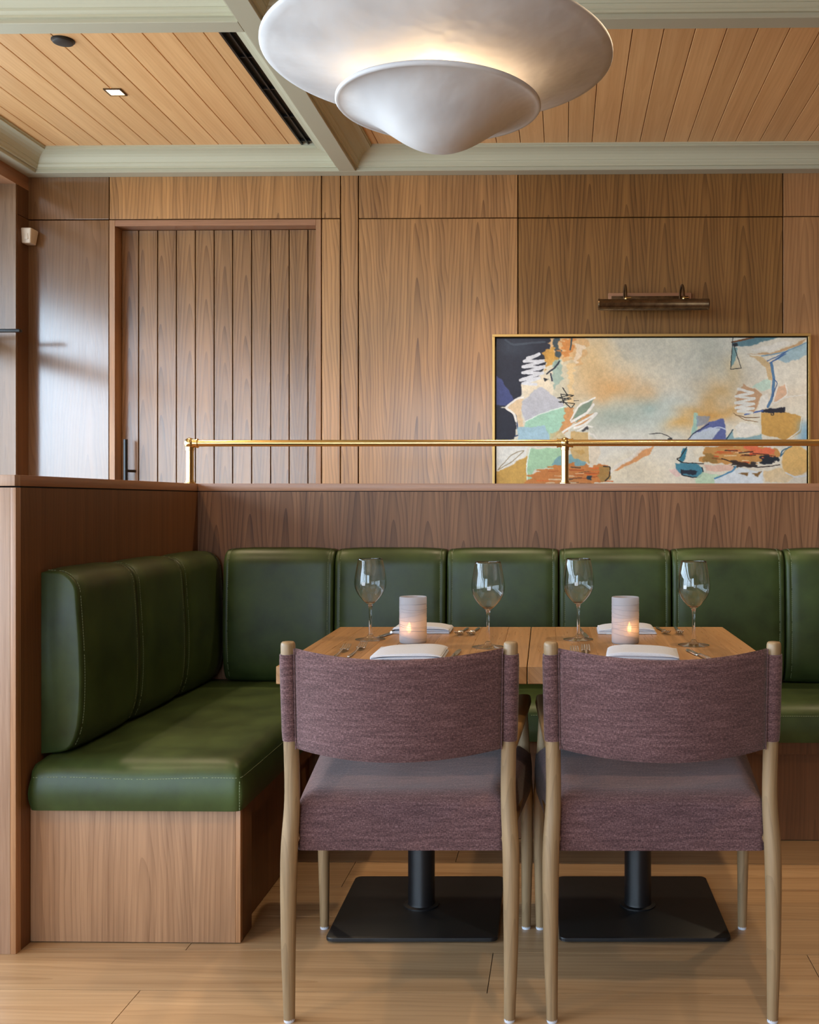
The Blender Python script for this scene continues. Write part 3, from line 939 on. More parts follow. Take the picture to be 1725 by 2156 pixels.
def candle(x, y, dx, dy, seed, lab, lab2):
    h_ = empty('candle_holder', (x, y, TZ)); tag(h_, lab, 'candle holder', 'frosted glass candle holders')
    ro, ri, H_ = .0385, .0360, .1300
    lathe('frosted_shade', [(0, 0), (.034, 0), (.0365, .001), (ro, .005), (ro, H_ - .002), (ro - .0012, H_), (ri, H_ - .001), (ri, .0072), (.032, .0042), (0, .004)], 'frost', h_, 48, angle=50)
    rg = random.Random(seed); bm = bmesh.new()
    for q in range(9):
        z0 = .022 + q * .011 + rg.uniform(-.004, .004); ph = rg.uniform(0, 6.28); am = rg.uniform(.003, .008)
        P = [((ro + .0002) * math.cos(a_), (ro + .0002) * math.sin(a_), z0 + am * math.sin(a_ + ph)) for a_ in [2 * math.pi * k / 48 for k in range(49)]]
        P = [Vector((p[0], p[1], min(max(p[2], .008), H_ - .004))) for p in P]
        bm_tube(bm, P, .0005, 4, cap=False)
    finish(bm, 'swirl_lines', 'frost', h_, True)
    t = empty('tealight', (x + dx, y + dy, TZ + .0046)); tag(t, lab2, 'candle', 'glowing tealights')
    lathe('cup', [(0, 0), (.0155, 0), (.0165, .002), (.0165, .020), (.0155, .020), (.0152, .017), (0, .0165)], 'wax', t, 24)
    tube('wick', [(0, 0, .0165), (.0003, 0, .026)], .0008, 'black', t, 6)
    lathe('flame', [(0, .024), (.004, .028), (.0058, .035), (.0042, .046), (0, .058)], 'flame', t, 14, angle=None)
    l = bpy.data.lights.new('tealight_glow', 'POINT'); l.energy = .10; l.color = (1.0, .50, .18); l.shadow_soft_size = .006
    lo = bpy.data.objects.new('tealight_glow', l); C.objects.link(lo); lo.location = (x + dx, y + dy - .012, TZ + .046)
candle(-.4231, 2.9327, -.0085, -.014, 1, 'frosted glass candle cylinder on the table next to the side bench', 'lit tealight inside the frosted cylinder nearer the side bench')
candle(.1763, 2.9333, .0105, -.012, 5, 'frosted glass candle cylinder on the table farther from the side bench', 'lit tealight inside the frosted cylinder farther from the side bench')


def napkin(x, y, rz, W, D, layers, lab, seed):
    rg = random.Random(seed); root = empty('napkin', (x, y, TZ), rz); tag(root, lab, 'napkin', 'folded grey linen napkins')
    z = 0.0
    for k in range(layers):
        th = .0066 if k < layers - 1 else .0080
        ww, dd = W * (1 - .015 * k) + rg.uniform(-.004, .002), D * (1 - .02 * k) + rg.uniform(-.004, .002)
        ph = rg.uniform(0, 6)
        def cv(u, v, z=z, ph=ph, k=k):
            c = (2 * u - 1) ** 4
            return .0020 * math.sin(3 * u + ph) * (k + 1) / layers + (.0015 * math.sin(5 * v + ph)) - .004 * c * k
        o, s_, _ = pad('folded_layer', ww, dd, z + .0001, z + th * .5, z + th, (.0035, .0035, .0035, .0035), 'linen', root, crown=.0012, bulge=.0014, nx=26, ny=18, curve=None if k == 0 else cv, corner=.003)
        o.location = (rg.uniform(-.002, .002), -D / 2 + rg.uniform(-.002, .002), 0)
        z += th * .97
    return root
napkin(-.392, 2.672, R(1), .180, .185, 3, 'folded grey napkin in front of the candle on the table next to the side bench', 3)
napkin(-.428, 3.190, R(1), .176, .125, 3, 'folded grey napkin behind the candle on the table next to the side bench', 4)
napkin(.203, 2.672, R(-4), .186, .170, 3, 'folded grey napkin in front of the candle on the table farther from the side bench', 8)
n4 = napkin(.193, 3.190, R(0), .176, .125, 3, 'folded grey napkin with a small tag behind the farther candle', 9)
box('label_tag', -.062, -.046, -.070, -.040, .0005, .0012, 'napkin_tag', n4)


def make_fork():
    f = empty('fork')
    # lies along +y from tine tips (y=0) to handle end (y=.19)
    bm = bmesh.new()
    prof = [(.062, .0062, .0085), (.068, .0040, .0095), (.075, .0028, .0085), (.095, .0026, .0055), (.125, .0034, .0035), (.155, .0048, .003), (.178, .0056, .003), (.187, .0050, .003), (.190, .003, .003)]
    rings = []
    for y, hw, z in prof:
        rings.append([bm.verts.new(v) for v in ((-hw, y, z), (-hw * .6, y, z - .0012), (hw * .6, y, z - .0012), (hw, y, z), (hw * .6, y, z + .0011), (-hw * .6, y, z + .0011))])
    for A, B in zip(rings, rings[1:]):
        for k in range(6): bm.faces.new((A[k], A[(k + 1) % 6], B[(k + 1) % 6], B[k]))
    bm.faces.new(rings[0]); bm.faces.new(rings[-1])
    finish(bm, 'handle', 'steel', f, True, 50)
    bm = bmesh.new()
    pr = [(.040, .0115, .0050), (.046, .0118, .0042), (.052, .0108, .0048), (.058, .0085, .0066), (.063, .0060, .0085)]
    rings = []
    for y, hw, z in pr:
        rings.append([bm.verts.new(v) for v in ((-hw, y, z), (0, y, z - .0014), (hw, y, z), (hw, y, z + .0011), (0, y, z), (-hw, y, z + .0011))])
    for A, B in zip(rings, rings[1:]):
        for k in range(6): bm.faces.new((A[k], A[(k + 1) % 6], B[(k + 1) % 6], B[k]))
    bm.faces.new(rings[0]); bm.faces.new(rings[-1])
    finish(bm, 'head', 'steel', f, True, 50)
    for q in range(4):
        x = -.0096 + .0064 * q
        tube('tine', [(x * .93, 0, .0150), (x * .97, .008, .0128), (x, .020, .0088), (x, .032, .0060), (x, .042, .0052)], [.0010, .0016, .0019, .0021, .0021], 'steel', f, 6)
    return f


def make_knife():
    k = empty('table_knife')
    bm = bmesh.new()
    pts = [(-.0015, 0), (.004, .004), (.0075, .014), (.0085, .03), (.0085, .100), (.006, .108), (-.004, .108), (-.0055, .098), (-.0060, .03), (-.0048, .008)]
    lo = [bm.verts.new((x, y, .002)) for x, y in pts]; hi = [bm.verts.new((x * .9, y, .0040)) for x, y in pts]
    n = len(pts)
    for i in range(n): bm.faces.new((lo[i], lo[(i + 1) % n], hi[(i + 1) % n], hi[i]))
    bm.faces.new(lo[::-1]); bm.faces.new(hi)
    finish(bm, 'blade', 'steel', k, True, 30)
    tube('handle', [(0, .106, .0042), (0, .114, .0045), (0, .135, .0048), (0, .175, .0052), (0, .205, .0054), (0, .212, .005)], [.0036, .0046, .0046, .0051, .0052, .003], 'steel', k, 12)
    return k


fk = make_fork(); first = True
FG = 'steel dinner forks on the tables'
near = 'next to the side bench'; far = 'farther from the side bench'
forks = [(-.581, 2.800, -1, 'outer fork of the chair-side setting on the table ' + near), (-.544, 2.835, -1, 'fork beside the napkin of the chair-side setting, table ' + near),
         (-.311, 3.062, -4, 'fork nearer the napkin of the wall-side setting, table ' + near), (-.276, 3.066, -4, 'outer fork of the wall-side setting on the table ' + near),
         (.030, 2.763, 3, 'outer fork of the chair-side setting on the table ' + far), (.061, 2.795, 0, 'fork beside the napkin of the chair-side setting, table ' + far),
         (.313, 3.095, 5, 'fork nearer the napkin of the wall-side setting, table ' + far), (.349, 3.095, -2, 'outer fork of the wall-side setting on the table ' + far)]
for x, y, a_, lab in forks:
    o = fk if first else copy_tree(fk); first = False
    wall_side = y > 3.0
    o.location = (x, y, TZ); o.rotation_euler = (0, 0, R(a_) if wall_side else R(180 + a_))
    tag(o, lab, 'fork', FG)
kn = make_knife(); first = True
for x, y, a_, lab in [(-.5395, 3.025, -12, 'steel knife of the wall-side setting on the table ' + near), (-.274, 2.775, 178, 'steel knife of the chair-side setting on the table ' + near),
                      (.071, 3.030, 6, 'steel knife of the wall-side setting on the table ' + far), (.333, 2.795, 190, 'steel knife of the chair-side setting on the table ' + far)]:
    o = kn if first else copy_tree(kn); first = False
    o.location = (x, y, TZ); o.rotation_euler = (0, 0, R(a_)); tag(o, lab, 'knife', 'steel knives on the tables')

# ------------------------------------------------------------------ pendant lamp
LX, LY = -.334, 2.8
lamp = empty('pendant_lamp', (LX, LY, CZ - 1.0)); tag(lamp, 'large white plaster pendant of two stacked shallow dishes, lit warm between', 'lamp')
LZ = CZ - 1.0
RU, ZU = .468, 2.343 - LZ
prof = []
for q in range(22):
    f = q / 21; r = .018 + (RU - .018) * f
    prof.append((r, ZU - .075 * (1 - f ** 2.0)))
und = prof[:-1] + [(RU - .003, ZU - .0015), (RU + .0015, ZU + .003), (RU + .0015, ZU + .009), (RU - .004, ZU + .014)]
top = [(r * .985, z + .024) for r, z in prof[:-1]][::-1]
lathe('upper_dish', und + top, 'lamp', lamp, 96, angle=None, close=True)
RL, ZL = .274, 2.2135 - LZ
lo_ = []
for q in range(34):
    f = q / 33; r = RL * f
    lo_.append((r, ZL - .119 * (.5 + .5 * math.cos(math.pi * f ** 1.12))))
inn = [(r * .97, z + .014) for r, z in lo_[:-1]][::-1]
lathe('lower_dish', lo_[:-1] + [(RL - .002, ZL - .0015), (RL + .0015, ZL + .003), (RL + .001, ZL + .009), (RL - .004, ZL + .013)] + inn, 'lamp', lamp, 96, angle=None)
tube('stem', [(0, 0, ZL - .095), (0, 0, 1.0)], .009, 'brass', lamp, 14)
lathe('canopy', [(0, .975), (.05, .975), (.06, .985), (.06, 1.0), (0, 1.0)], 'lamp', lamp, 32)
for q in range(3):
    an = 2 * math.pi * q / 3 + .4
    bm = bmesh.new(); bmesh.ops.create_uvsphere(bm, u_segments=14, v_segments=10, radius=.022, matrix=Matrix.Translation((.075 * math.cos(an), .075 * math.sin(an), ZL - .012)))
    finish(bm, 'bulb', 'bulb', lamp, True, None)
l = bpy.data.lights.new('pendant_glow', 'POINT'); l.energy = 19.0; l.color = (1.0, .72, .42); l.shadow_soft_size = .05
lo = bpy.data.objects.new('pendant_glow', l); C.objects.link(lo); lo.location = (LX, LY, ZL + LZ + .035)

# ------------------------------------------------------------------ picture light
pl = empty('picture_light', (.427, YB, 2.10)); tag(pl, 'antique brass picture light mounted above the abstract painting', 'lamp')
box('wood_plate', -.205, .200, -.018, -.001, -.018, .066, 'trim_walnut_x', pl, .003)
box('brass_plate', -.190, .185, -.028, -.018, -.020, .049, 'antique', pl, .003)
bm = bmesh.new()
n = 28
ring = []
prf = [(.0, -.262), (.020, -.262), (.0255, -.260), (.0265, -.256), (.0245, -.252), (.0245, .252), (.0265, .256), (.0255, .260), (.020, .262), (0, .262)]
rings = []
for r, x in prf:
    rings.append([bm.verts.new((x, -.20 + r * math.cos(2 * math.pi * k / n), -.024 + r * math.sin(2 * math.pi * k / n))) for k in range(n)])
for A, B in zip(rings, rings[1:]):
    for k in range(n): bm.faces.new((A[k], A[(k + 1) % n], B[(k + 1) % n], B[k]))
bmesh.ops.remove_doubles(bm, verts=bm.verts, dist=1e-5)
finish(bm, 'shade', 'antique', pl, True, 40)
box('shade_lip', -.250, .250, -.205, -.190, -.0515, -.0475, 'antique', pl, .001)
for x in (-.128, .143):
    P = []
    for q in range(13):
        an = math.pi * q / 12
        P.append((x, -.11 + .085 * math.cos(an), .004 + .078 * math.sin(an)))
    tube('arm', [(x, -.022, .0)] + P + [(x, -.197, .002)], .0055, 'antique', pl, 10)
    lathe('knuckle', [(0, -.006), (.006, -.005), (.009, 0), (.009, .006), (.006, .010), (0, .011)], 'brass', pl, 14, cx=x, cy=-.197)
    tube('thumb_screw', [(x, -.205, .004), (x + .022, -.205, .006)], .003, 'brass', pl, 8)

# ------------------------------------------------------------------ painting
W0, W1, PZ1, PZ0 = -.3421, 1.2010, 1.9610, .93
pa = empty('painting', ((W0 + W1) / 2, YB, PZ0)); tag(pa, 'wide abstract painting in cream, ochre, navy and mint in a slim gold frame', 'painting')
hw, ph = (W1 - W0) / 2, PZ1 - PZ0
fw, fd = .0125, .05
box('frame', -hw, hw, -fd, -.002, ph - fw, ph, 'gold_leaf', pa, .001, 1); box('frame', -hw, hw, -fd, -.002, 0, fw, 'gold_leaf', pa, .001, 1)
box('frame', -hw, -hw + fw, -fd, -.002, fw, ph - fw, 'gold_leaf', pa, .001, 1); box('frame', hw - fw, hw, -fd, -.002, fw, ph - fw, 'gold_leaf', pa, .001, 1)
box('backing', -hw + fw, hw - fw, -.012, -.003, fw, ph - fw, 'canvas_edge', pa)
gap = .0065
cw, chh = 2 * (hw - fw - gap), ph - 2 * (fw + gap)
box('canvas', -cw / 2, cw / 2, -.040, -.0125, fw + gap, ph - fw - gap, 'canvas_edge', pa)

rng = np.random.default_rng(3)
NXP, NZP = 620, 410
uu = np.linspace(106, 1665, NXP)[None, :].repeat(NZP, 0)
vscale = (1665 - 106) / cw
vv = (312 + np.linspace(0, chh, NZP) * vscale)[:, None].repeat(NXP, 1)


def vnoise(cell, amp=1.0, ax=1.0):
    gx, gy = int(NXP / (cell * ax)) + 3, int(NZP / cell) + 3
    g = rng.random((gy, gx))
    x = np.arange(NXP) / (cell * ax); y = np.arange(NZP) / cell
    xi, yi = x.astype(int), y.astype(int); fx, fy = x - xi, y - yi
    fx = fx * fx * (3 - 2 * fx); fy = fy * fy * (3 - 2 * fy)
    a = g[yi][:, xi]; b = g[yi][:, xi + 1]; c = g[yi + 1][:, xi]; d = g[yi + 1][:, xi + 1]
    return ((a * (1 - fx) + b * fx) * (1 - fy)[:, None] + (c * (1 - fx) + d * fx) * fy[:, None] - .5) * 2 * amp


wu = uu + vnoise(14, 5) + vnoise(4, 2.5); wv_ = vv + vnoise(14, 5) + vnoise(4, 2.5)
img = np.empty((NZP, NXP, 3)); img[:] = (218, 211, 194)


def lay(mask, col, a=1.0):
    m = (mask * a)[..., None]; img[:] = img * (1 - m) + np.array(col, float) * m


def blob(cx, cy, rx, ry, col, a=.8, pw=2.0):
    d = ((uu + vnoise(30, 35) - cx) / rx) ** 2 + ((vv + vnoise(30, 25) - cy) / ry) ** 2
    lay(np.exp(-d ** (pw / 2)), col, a)


def poly(pts, col, a=1.0, rough=0.0):
    x, y = (wu, wv_)
    if rough: x = x + vnoise(5, rough * 2, 4.0); y = y + vnoise(3, rough, 3.0)
    ins = np.zeros(x.shape, bool); n = len(pts)
    for i in range(n):
        x0, y0 = pts[i]; x1, y1 = pts[(i + 1) % n]
        if y0 == y1: continue
        c = ((y0 > y) != (y1 > y)) & (x < (x1 - x0) * (y - y0) / (y1 - y0) + x0); ins ^= c
    m = ins.astype(float)
    mp_ = np.pad(m, 1, 'edge'); m = (mp_[:-2, 1:-1] + mp_[2:, 1:-1] + mp_[1:-1, :-2] + mp_[1:-1, 2:] + 2 * m) / 6
    lay(m, col, a)


def stroke(pts, wd, col, a=1.0, smooth=True):
    P = np.array(pts, float)
    if smooth and len(P) > 2:
        t = np.arange(len(P)); t2 = np.linspace(0, len(P) - 1, len(P) * 5)
        P = np.stack([np.interp(t2, t, P[:, 0]), np.interp(t2, t, P[:, 1])], 1)
        for _ in range(2): P[1:-1] = (P[:-2] + 2 * P[1:-1] + P[2:]) / 4
    x0, x1, y0, y1 = P[:, 0].min() - 15, P[:, 0].max() + 15, P[:, 1].min() - 15, P[:, 1].max() + 15
    sel = (uu > x0) & (uu < x1) & (vv > y0) & (vv < y1)
    xs_, ys_ = uu[sel] + (wu[sel] - uu[sel]) * .4, vv[sel] + (wv_[sel] - vv[sel]) * .4
    d = np.full(xs_.shape, 1e9)
    for (ax_, ay_), (bx_, by_) in zip(P[:-1], P[1:]):
        dx, dy = bx_ - ax_, by_ - ay_; L = dx * dx + dy * dy + 1e-9
        t = np.clip(((xs_ - ax_) * dx + (ys_ - ay_) * dy) / L, 0, 1)
        d = np.minimum(d, np.hypot(xs_ - ax_ - t * dx, ys_ - ay_ - t * dy))
    m = np.zeros(uu.shape); m[sel] = np.clip((wd - d) / 1.8 + .5, 0, 1)
    lay(m, col, a)


# washes
blob(1000, 950, 500, 260, (226, 219, 202), .6); blob(1150, 400, 190, 130, (196, 194, 176), .6); blob(900, 420, 180, 130, (222, 210, 184), .7)
blob(590, 430, 150, 190, (216, 172, 108), .65); blob(690, 570, 170, 75, (208, 152, 88), .7); blob(860, 605, 90, 45, (216, 172, 118), .55); blob(560, 480, 90, 60, (196, 170, 130), .5)
blob(720, 720, 190, 80, (158, 172, 160), .85); blob(960, 700, 120, 90, (188, 206, 206), .7); blob(760, 850, 180, 90, (216, 214, 208), .8); blob(880, 660, 70, 40, (140, 172, 170), .5)
blob(1230, 590, 110, 80, (204, 164, 104), .75); blob(1190, 690, 130, 45, (200, 146, 72), .85); blob(1050, 740, 80, 55, (216, 170, 100), .85); blob(1290, 470, 70, 60, (205, 180, 130), .5)
blob(1600, 500, 140, 130, (224, 220, 208), .7); blob(1560, 600, 130, 70, (222, 206, 184), .6); blob(800, 980, 170, 110, (224, 210, 182), .8); blob(430, 560, 70, 120, (196, 192, 172), .7)
blob(1180, 340, 60, 90, (178, 178, 158), .4); blob(1000, 340, 120, 60, (216, 206, 180), .5)
# dark corner
poly([(96, 300), (385, 300), (372, 400), (345, 470), (300, 520), (236, 545), (228, 600), (150, 655), (96, 662)], (46, 48, 60))
blob(200, 360, 90, 40, (66, 74, 88), .6); poly([(96, 495), (130, 520), (195, 625), (150, 650), (96, 650)], (76, 84, 136), .85)
stroke([(150, 320), (190, 345), (350, 330)], 5, (86, 96, 108), .5)
poly([(96, 652), (150, 665), (195, 690), (207, 770), (192, 822), (96, 824)], (46, 47, 58))
stroke([(203, 690), (212, 760), (222, 800), (200, 805)], 3, (50, 70, 110))
poly([(232, 545), (292, 548), (350, 490), (392, 560), (386, 605), (240, 610)], (226, 213, 190)); poly([(345, 515), (372, 520), (350, 535)], (40, 42, 48))
poly([(222, 640), (300, 570), (330, 555), (392, 600), (445, 640), (445, 668), (330, 695), (250, 735)], (190, 190, 198))
poly([(146, 663), (212, 612), (238, 612), (232, 700), (242, 775), (220, 760), (200, 695)], (224, 196, 160)); stroke([(240, 608), (205, 618), (148, 662), (195, 690), (205, 730)], 5, (236, 230, 222))
poly([(236, 790), (250, 732), (330, 692), (458, 655), (446, 745), (372, 830), (230, 830)], (166, 206, 182)); poly([(212, 762), (350, 755), (380, 830), (212, 830)], (164, 194, 208)); stroke([(250, 732), (330, 692), (458, 655)], 2.5, (222, 232, 224))
stroke([(262, 412), (322, 392), (245, 428), (356, 424), (240, 455), (352, 456), (238, 486), (340, 486), (228, 522), (322, 512), (240, 540), (306, 545)], 7, (214, 216, 224), .95, False)
# top streaks
poly([(372, 300), (565, 300), (548, 420), (520, 460), (500, 430), (470, 410), (430, 430), (380, 410)], (214, 172, 122), .9, 14); poly([(395, 300), (424, 300), (428, 400), (404, 480), (396, 420)], (54, 70, 80), .9, 5)
poly([(345, 372), (400, 360), (412, 430), (350, 470)], (202, 152, 74), .9, 8); poly([(425, 320), (500, 312), (480, 400), (440, 420)], (206, 130, 66), .8, 12); poly([(500, 340), (545, 350), (530, 430), (505, 440)], (232, 214, 190), .8, 8); stroke([(486, 312), (482, 350), (478, 370)], 4, (60, 80, 84))
poly([(392, 425), (432, 425), (440, 520), (398, 570), (388, 500)], (150, 174, 164), .85, 4); stroke([(360, 490), (400, 462), (424, 430)], 4, (52, 56, 66)); stroke([(380, 490), (388, 528)], 4, (60, 62, 76))
poly([(468, 440), (502, 440), (497, 655), (470, 645)], (226, 194, 144), .8, 5)
stroke([(440, 562), (470, 600), (414, 612), (482, 618), (420, 634), (500, 642), (482, 664), (440, 625), (496, 600), (430, 592), (446, 640)], 2.2, (36, 36, 38), 1, False); stroke([(495, 628), (520, 628)], 1.6, (50, 50, 50))
# wing
poly([(455, 665), (492, 658), (500, 730), (450, 790), (395, 825), (440, 740)], (206, 144, 88), .9, 4); poly([(490, 722), (520, 660), (570, 622), (602, 615), (565, 680), (520, 732)], (128, 146, 128), .95); poly([(505, 735), (560, 695), (600, 690), (570, 740), (500, 770)], (206, 150, 96), .9)
for p_, w_ in (([(480, 725), (520, 650), (604, 612)], 4), ([(486, 732), (560, 690), (596, 646)], 6), ([(500, 765), (560, 742), (612, 690)], 6), ([(390, 822), (470, 765), (560, 720), (606, 690)], 5), ([(515, 778), (560, 752), (590, 760)], 4)): stroke(p_, w_, (234, 230, 222))
poly([(528, 775), (566, 752), (572, 766), (545, 780)], (70, 68, 70)); stroke([(570, 790), (600, 800), (618, 830)], 4, (226, 220, 210)); poly([(372, 790), (430, 780), (470, 830), (372, 830)], (196, 176, 130), .8)
# lower left
poly([(96, 845), (268, 850), (252, 905), (115, 985), (96, 985)], (224, 221, 213)); poly([(96, 985), (150, 965), (268, 898), (264, 1200), (96, 1200)], (200, 158, 84)); stroke([(112, 975), (180, 900), (255, 872), (190, 930), (112, 975)], 1.8, (150, 130, 92))
poly([(270, 868), (432, 862), (482, 905), (565, 955), (300, 975), (256, 1060), (258, 950)], (166, 200, 164)); stroke([(275, 866), (258, 950), (262, 1040)], 3, (224, 228, 216)); poly([(382, 955), (410, 915), (460, 895), (520, 900), (560, 930), (565, 960)], (122, 160, 166), .95)
poly([(480, 785), (572, 782), (580, 945), (500, 915), (480, 880)], (206, 172, 116), .95); stroke([(572, 780), (578, 930)], 3, (230, 222, 204)); poly([(575, 800), (620, 830), (630, 900), (600, 950), (580, 940)], (222, 206, 182), .9); poly([(500, 878), (540, 872), (555, 890), (530, 905)], (196, 158, 96))
poly([(275, 985), (420, 950), (650, 955), (672, 1010), (620, 1060), (268, 1060)], (198, 122, 62), .95, 18)
for k in range(26):
    x_, y_ = rng.uniform(300, 620), rng.uniform(960, 1045); stroke([(x_, y_), (x_ + rng.uniform(25, 90), y_ + rng.uniform(-4, 4))], rng.uniform(1.5, 4), [(226, 196, 158), (170, 84, 40), (214, 108, 50), (90, 66, 50)][k % 4], .85)
poly([(618, 962), (682, 955), (680, 1030), (620, 1035)], (164, 128, 72), .95, 5); stroke([(645, 958), (682, 958), (676, 1010), (655, 1030)], 3, (46, 40, 36)); poly([(560, 1010), (590, 1006), (586, 1034), (562, 1030)], (44, 58, 68), 1, 6)
poly([(690, 985), (780, 925), (840, 870), (905, 850), (866, 905), (720, 978)], (212, 142, 84), .85); poly([(680, 975), (780, 905), (850, 850), (890, 850), (800, 915), (690, 990)], (226, 218, 206), .8)
stroke([(875, 795), (930, 790), (975, 806), (998, 826)], 1.8, (40, 40, 42)); poly([(970, 818), (996, 812), (994, 828), (974, 828)], (56, 58, 62))
# right middle
poly([(1096, 690), (1122, 690), (1112, 800), (1090, 805)], (160, 202, 188), .85); poly([(1068, 832), (1100, 790), (1180, 732), (1250, 718), (1266, 826)], (88, 98, 152), .95); poly([(1068, 834), (1102, 792), (1180, 762), (1228, 770), (1190, 834)], (202, 212, 218), .9); stroke([(1070, 826), (1095, 795), (1175, 745)], 2, (40, 46, 60)); poly([(1110, 700), (1180, 705), (1170, 740), (1112, 760)], (128, 142, 168), .7)
stroke([(1150, 780), (1220, 760), (1258, 770)], 3, (190, 200, 222)); poly([(1262, 825), (1296, 775), (1304, 815), (1440, 800), (1440, 830), (1265, 832)], (130, 164, 172), .9); stroke([(1262, 826), (1296, 775)], 3, (40, 70, 84))
poly([(1306, 760), (1330, 735), (1420, 752), (1436, 790), (1330, 816)], (228, 222, 210)); poly([(1440, 690), (1560, 682), (1642, 712), (1636, 790), (1560, 828), (1440, 800)], (200, 156, 86)); stroke([(1640, 712), (1630, 780), (1560, 828)], 3, (232, 222, 204)); stroke([(1310, 700), (1360, 715), (1430, 712)], 2, (120, 90, 60)); stroke([(1300, 690), (1350, 725), (1420, 735)], 2, (150, 120, 84))
poly([(1440, 672), (1560, 658), (1562, 686), (1438, 688)], (46, 46, 56)); stroke([(1356, 700), (1410, 686), (1445, 678)], 4, (74, 100, 160)); stroke([(1486, 685), (1488, 700), (1502, 698), (1500, 684)], 2.2, (50, 50, 54))
poly([(1308, 600), (1350, 545), (1385, 562), (1442, 592), (1402, 690), (1318, 685)], (192, 152, 116), .95)
stroke([(1322, 570), (1395, 588), (1312, 606), (1402, 618), (1308, 640), (1400, 645), (1310, 664), (1398, 668), (1322, 682), (1392, 690)], 6.5, (224, 222, 214), 1, False)
poly([(1388, 562), (1440, 525), (1482, 518), (1492, 570), (1440, 578)], (190, 216, 200), .85); poly([(1470, 590), (1440, 600), (1415, 680), (1470, 655)], (228, 224, 214), .9)
# right upper
poly([(1288, 358), (1400, 348), (1545, 306), (1440, 306), (1288, 338)], (100, 134, 142)); stroke([(1290, 335), (1360, 320), (1400, 312)], 4, (120, 78, 48)); poly([(1365, 392), (1500, 386), (1600, 350), (1668, 308), (1640, 346), (1560, 380), (1480, 402)], (196, 160, 118), .95); poly([(1380, 372), (1560, 330), (1600, 340), (1480, 384)], (226, 222, 212), .8)
poly([(1505, 415), (1580, 372), (1668, 335), (1668, 400), (1560, 440)], (150, 182, 196), .85); stroke([(1440, 405), (1560, 385), (1668, 335)], 3, (122, 158, 180))
poly([(1376, 400), (1440, 410), (1486, 445), (1494, 530), (1472, 525), (1462, 460)], (206, 176, 130), .9); poly([(1290, 360), (1318, 366), (1298, 450), (1284, 465)], (120, 152, 150)); stroke([(1296, 306), (1290, 380), (1284, 472), (1338, 466), (1302, 360)], 1.8, (40, 42, 44), 1, False); poly([(1290, 346), (1315, 340), (1322, 356), (1298, 360)], (44, 46, 50))
stroke([(1488, 440), (1502, 520), (1496, 600), (1470, 658)], 7, (84, 122, 160), .95); stroke([(1468, 430), (1570, 380), (1480, 440), (1560, 395), (1510, 420)], 2.2, (70, 104, 156), 1, False); stroke([(1500, 520), (1520, 540), (1492, 610)], 2, (60, 90, 140))
poly([(1520, 562), (1562, 544), (1572, 600), (1490, 645)], (216, 176, 146), .95); stroke([(1520, 560), (1490, 645), (1572, 602), (1560, 542)], 3, (232, 226, 216)); stroke([(1484, 652), (1560, 610), (1668, 598)], 3, (226, 222, 214), .8); blob(1655, 790, 30, 45, (110, 160, 192), .8)
# lower right
poly([(1040, 872), (1066, 864), (1056, 920), (1042, 945), (1026, 930)], (60, 122, 142)); stroke([(1064, 862), (1030, 915), (1012, 920), (1050, 942), (1150, 945)], 2.6, (44, 38, 36)); poly([(1008, 940), (1130, 950), (1146, 985), (1132, 1016), (1040, 1004), (1008, 970)], (74, 132, 152)); poly([(1034, 974), (1112, 984), (1108, 1000), (1040, 1002)], (40, 48, 62), 1, 3); stroke([(1036, 975), (1040, 1005), (1130, 1016), (1146, 985), (1140, 965)], 2.6, (36, 40, 48)); poly([(970, 970), (1010, 965), (1036, 1000), (1010, 1010)], (224, 190, 184), .8)
poly([(1138, 862), (1340, 850), (1500, 868), (1524, 910), (1400, 942), (1200, 948), (1138, 935)], (196, 142, 78), .95, 10); poly([(1095, 870), (1140, 862), (1145, 905), (1100, 910)], (228, 218, 196), .9); poly([(1150, 890), (1230, 905), (1225, 942), (1150, 938)], (150, 118, 66), .9, 6); poly([(1366, 858), (1500, 862), (1512, 900), (1380, 895)], (222, 110, 78), .9, 12)
for k in range(34):
    x_, y_ = rng.uniform(1180, 1470), rng.uniform(862, 938); stroke([(x_, y_), (x_ + rng.uniform(20, 80), y_ + rng.uniform(-3, 5))], rng.uniform(1.2, 3.5), [(226, 86, 50), (120, 60, 34), (232, 206, 166), (196, 104, 54), (52, 40, 36)][k % 5], .85)
poly([(1438, 910), (1500, 905), (1516, 935), (1450, 946)], (40, 46, 54), 1, 12); poly([(1290, 925), (1400, 945), (1420, 962), (1300, 955)], (48, 40, 38), .9, 10); stroke([(1240, 918), (1300, 940), (1420, 965), (1530, 950)], 2.5, (50, 40, 36)); stroke([(1590, 858), (1545, 875), (1530, 910), (1545, 895), (1575, 862)], 3, (60, 104, 130))
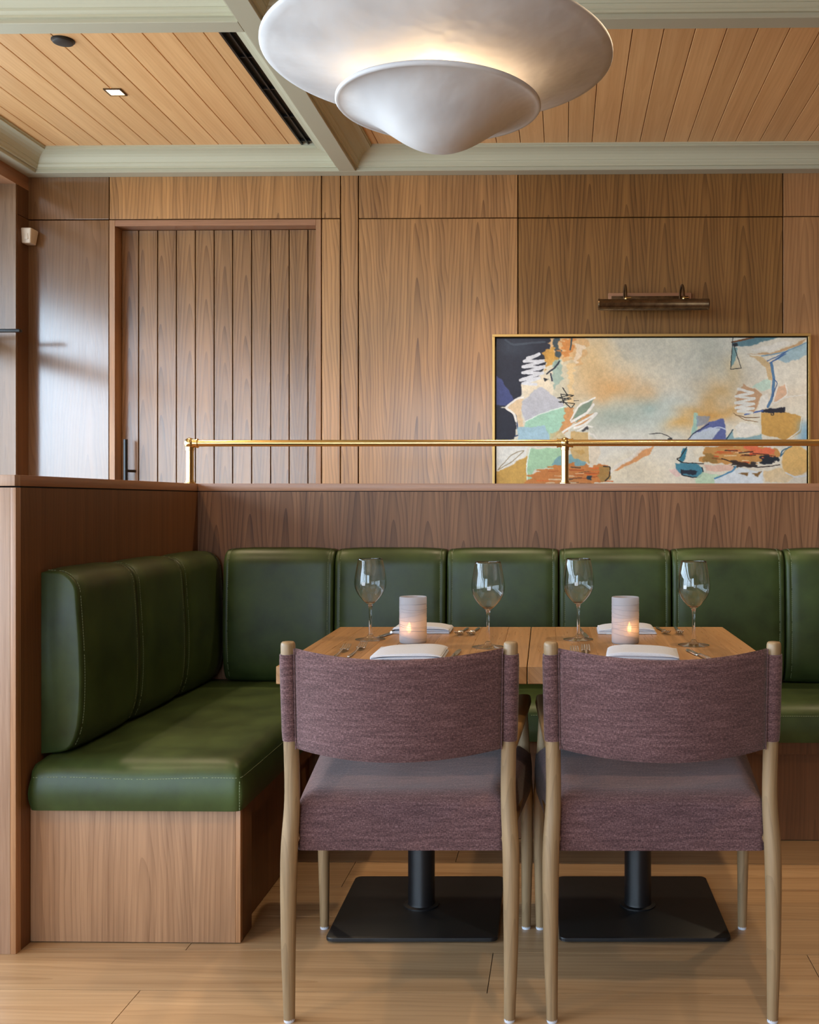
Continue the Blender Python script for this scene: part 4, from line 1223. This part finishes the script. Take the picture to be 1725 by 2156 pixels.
poly([(1150, 955), (1280, 948), (1304, 965), (1290, 985), (1160, 978)], (222, 184, 166), .9); poly([(1140, 988), (1235, 998), (1214, 1200), (1100, 1200), (1110, 1020)], (190, 216, 186), .9); poly([(1204, 1020), (1330, 962), (1452, 985), (1446, 1200), (1204, 1200)], (212, 220, 226), .95); stroke([(1206, 1018), (1290, 985), (1310, 960)], 4, (84, 140, 176)); poly([(1324, 992), (1378, 986), (1370, 1008)], (128, 96, 56)); poly([(1392, 990), (1444, 984), (1420, 1010)], (128, 96, 56)); poly([(1446, 985), (1540, 965), (1600, 1010), (1560, 1040), (1460, 1035)], (222, 196, 152), .9)
d_ = np.hypot((wu - 1612) / 78, (wv_ - 930) / 78); lay(np.clip((1 - d_) * 12, 0, 1), (216, 174, 106), .95); stroke([(1560, 990), (1610, 1012), (1665, 1005)], 3, (210, 214, 220)); blob(1600, 1110, 120, 70, (210, 206, 196), .8)
blob(420, 1150, 240, 70, (176, 188, 170), .7); blob(1000, 1200, 280, 70, (206, 176, 126), .6)
img *= (1 + vnoise(2, .035) + vnoise(6, .035) + vnoise(40, .03))[..., None]
img = np.clip(img, 0, 255) / 255
lin_img = np.where(img <= .04045, img / 12.92, ((img + .055) / 1.055) ** 2.4)
me = bpy.data.meshes.new('painted_surface')
X_ = np.linspace(-cw / 2, cw / 2, NXP)[None, :].repeat(NZP, 0); Z_ = (ph - fw - gap - np.linspace(0, chh, NZP))[:, None].repeat(NXP, 1)
co = np.stack([X_, np.full_like(X_, -.0402), Z_], -1).reshape(-1, 3)
idx = np.arange(NXP * NZP).reshape(NZP, NXP)
fc = np.stack([idx[:-1, :-1], idx[1:, :-1], idx[1:, 1:], idx[:-1, 1:]], -1).reshape(-1, 4)
me.vertices.add(len(co)); me.vertices.foreach_set('co', co.ravel())
me.loops.add(fc.size); me.loops.foreach_set('vertex_index', fc.ravel().astype(np.int32))
me.polygons.add(len(fc)); me.polygons.foreach_set('loop_start', np.arange(0, fc.size, 4, dtype=np.int32)); me.polygons.foreach_set('loop_total', np.full(len(fc), 4, np.int32))
me.update(calc_edges=True)
at = me.color_attributes.new('paint', 'FLOAT_COLOR', 'POINT')
at.data.foreach_set('color', np.concatenate([lin_img.reshape(-1, 3), np.ones((len(co), 1))], 1).astype(np.float32).ravel())
me.materials.append(M['paint'])
link('painted_surface', me, pa)
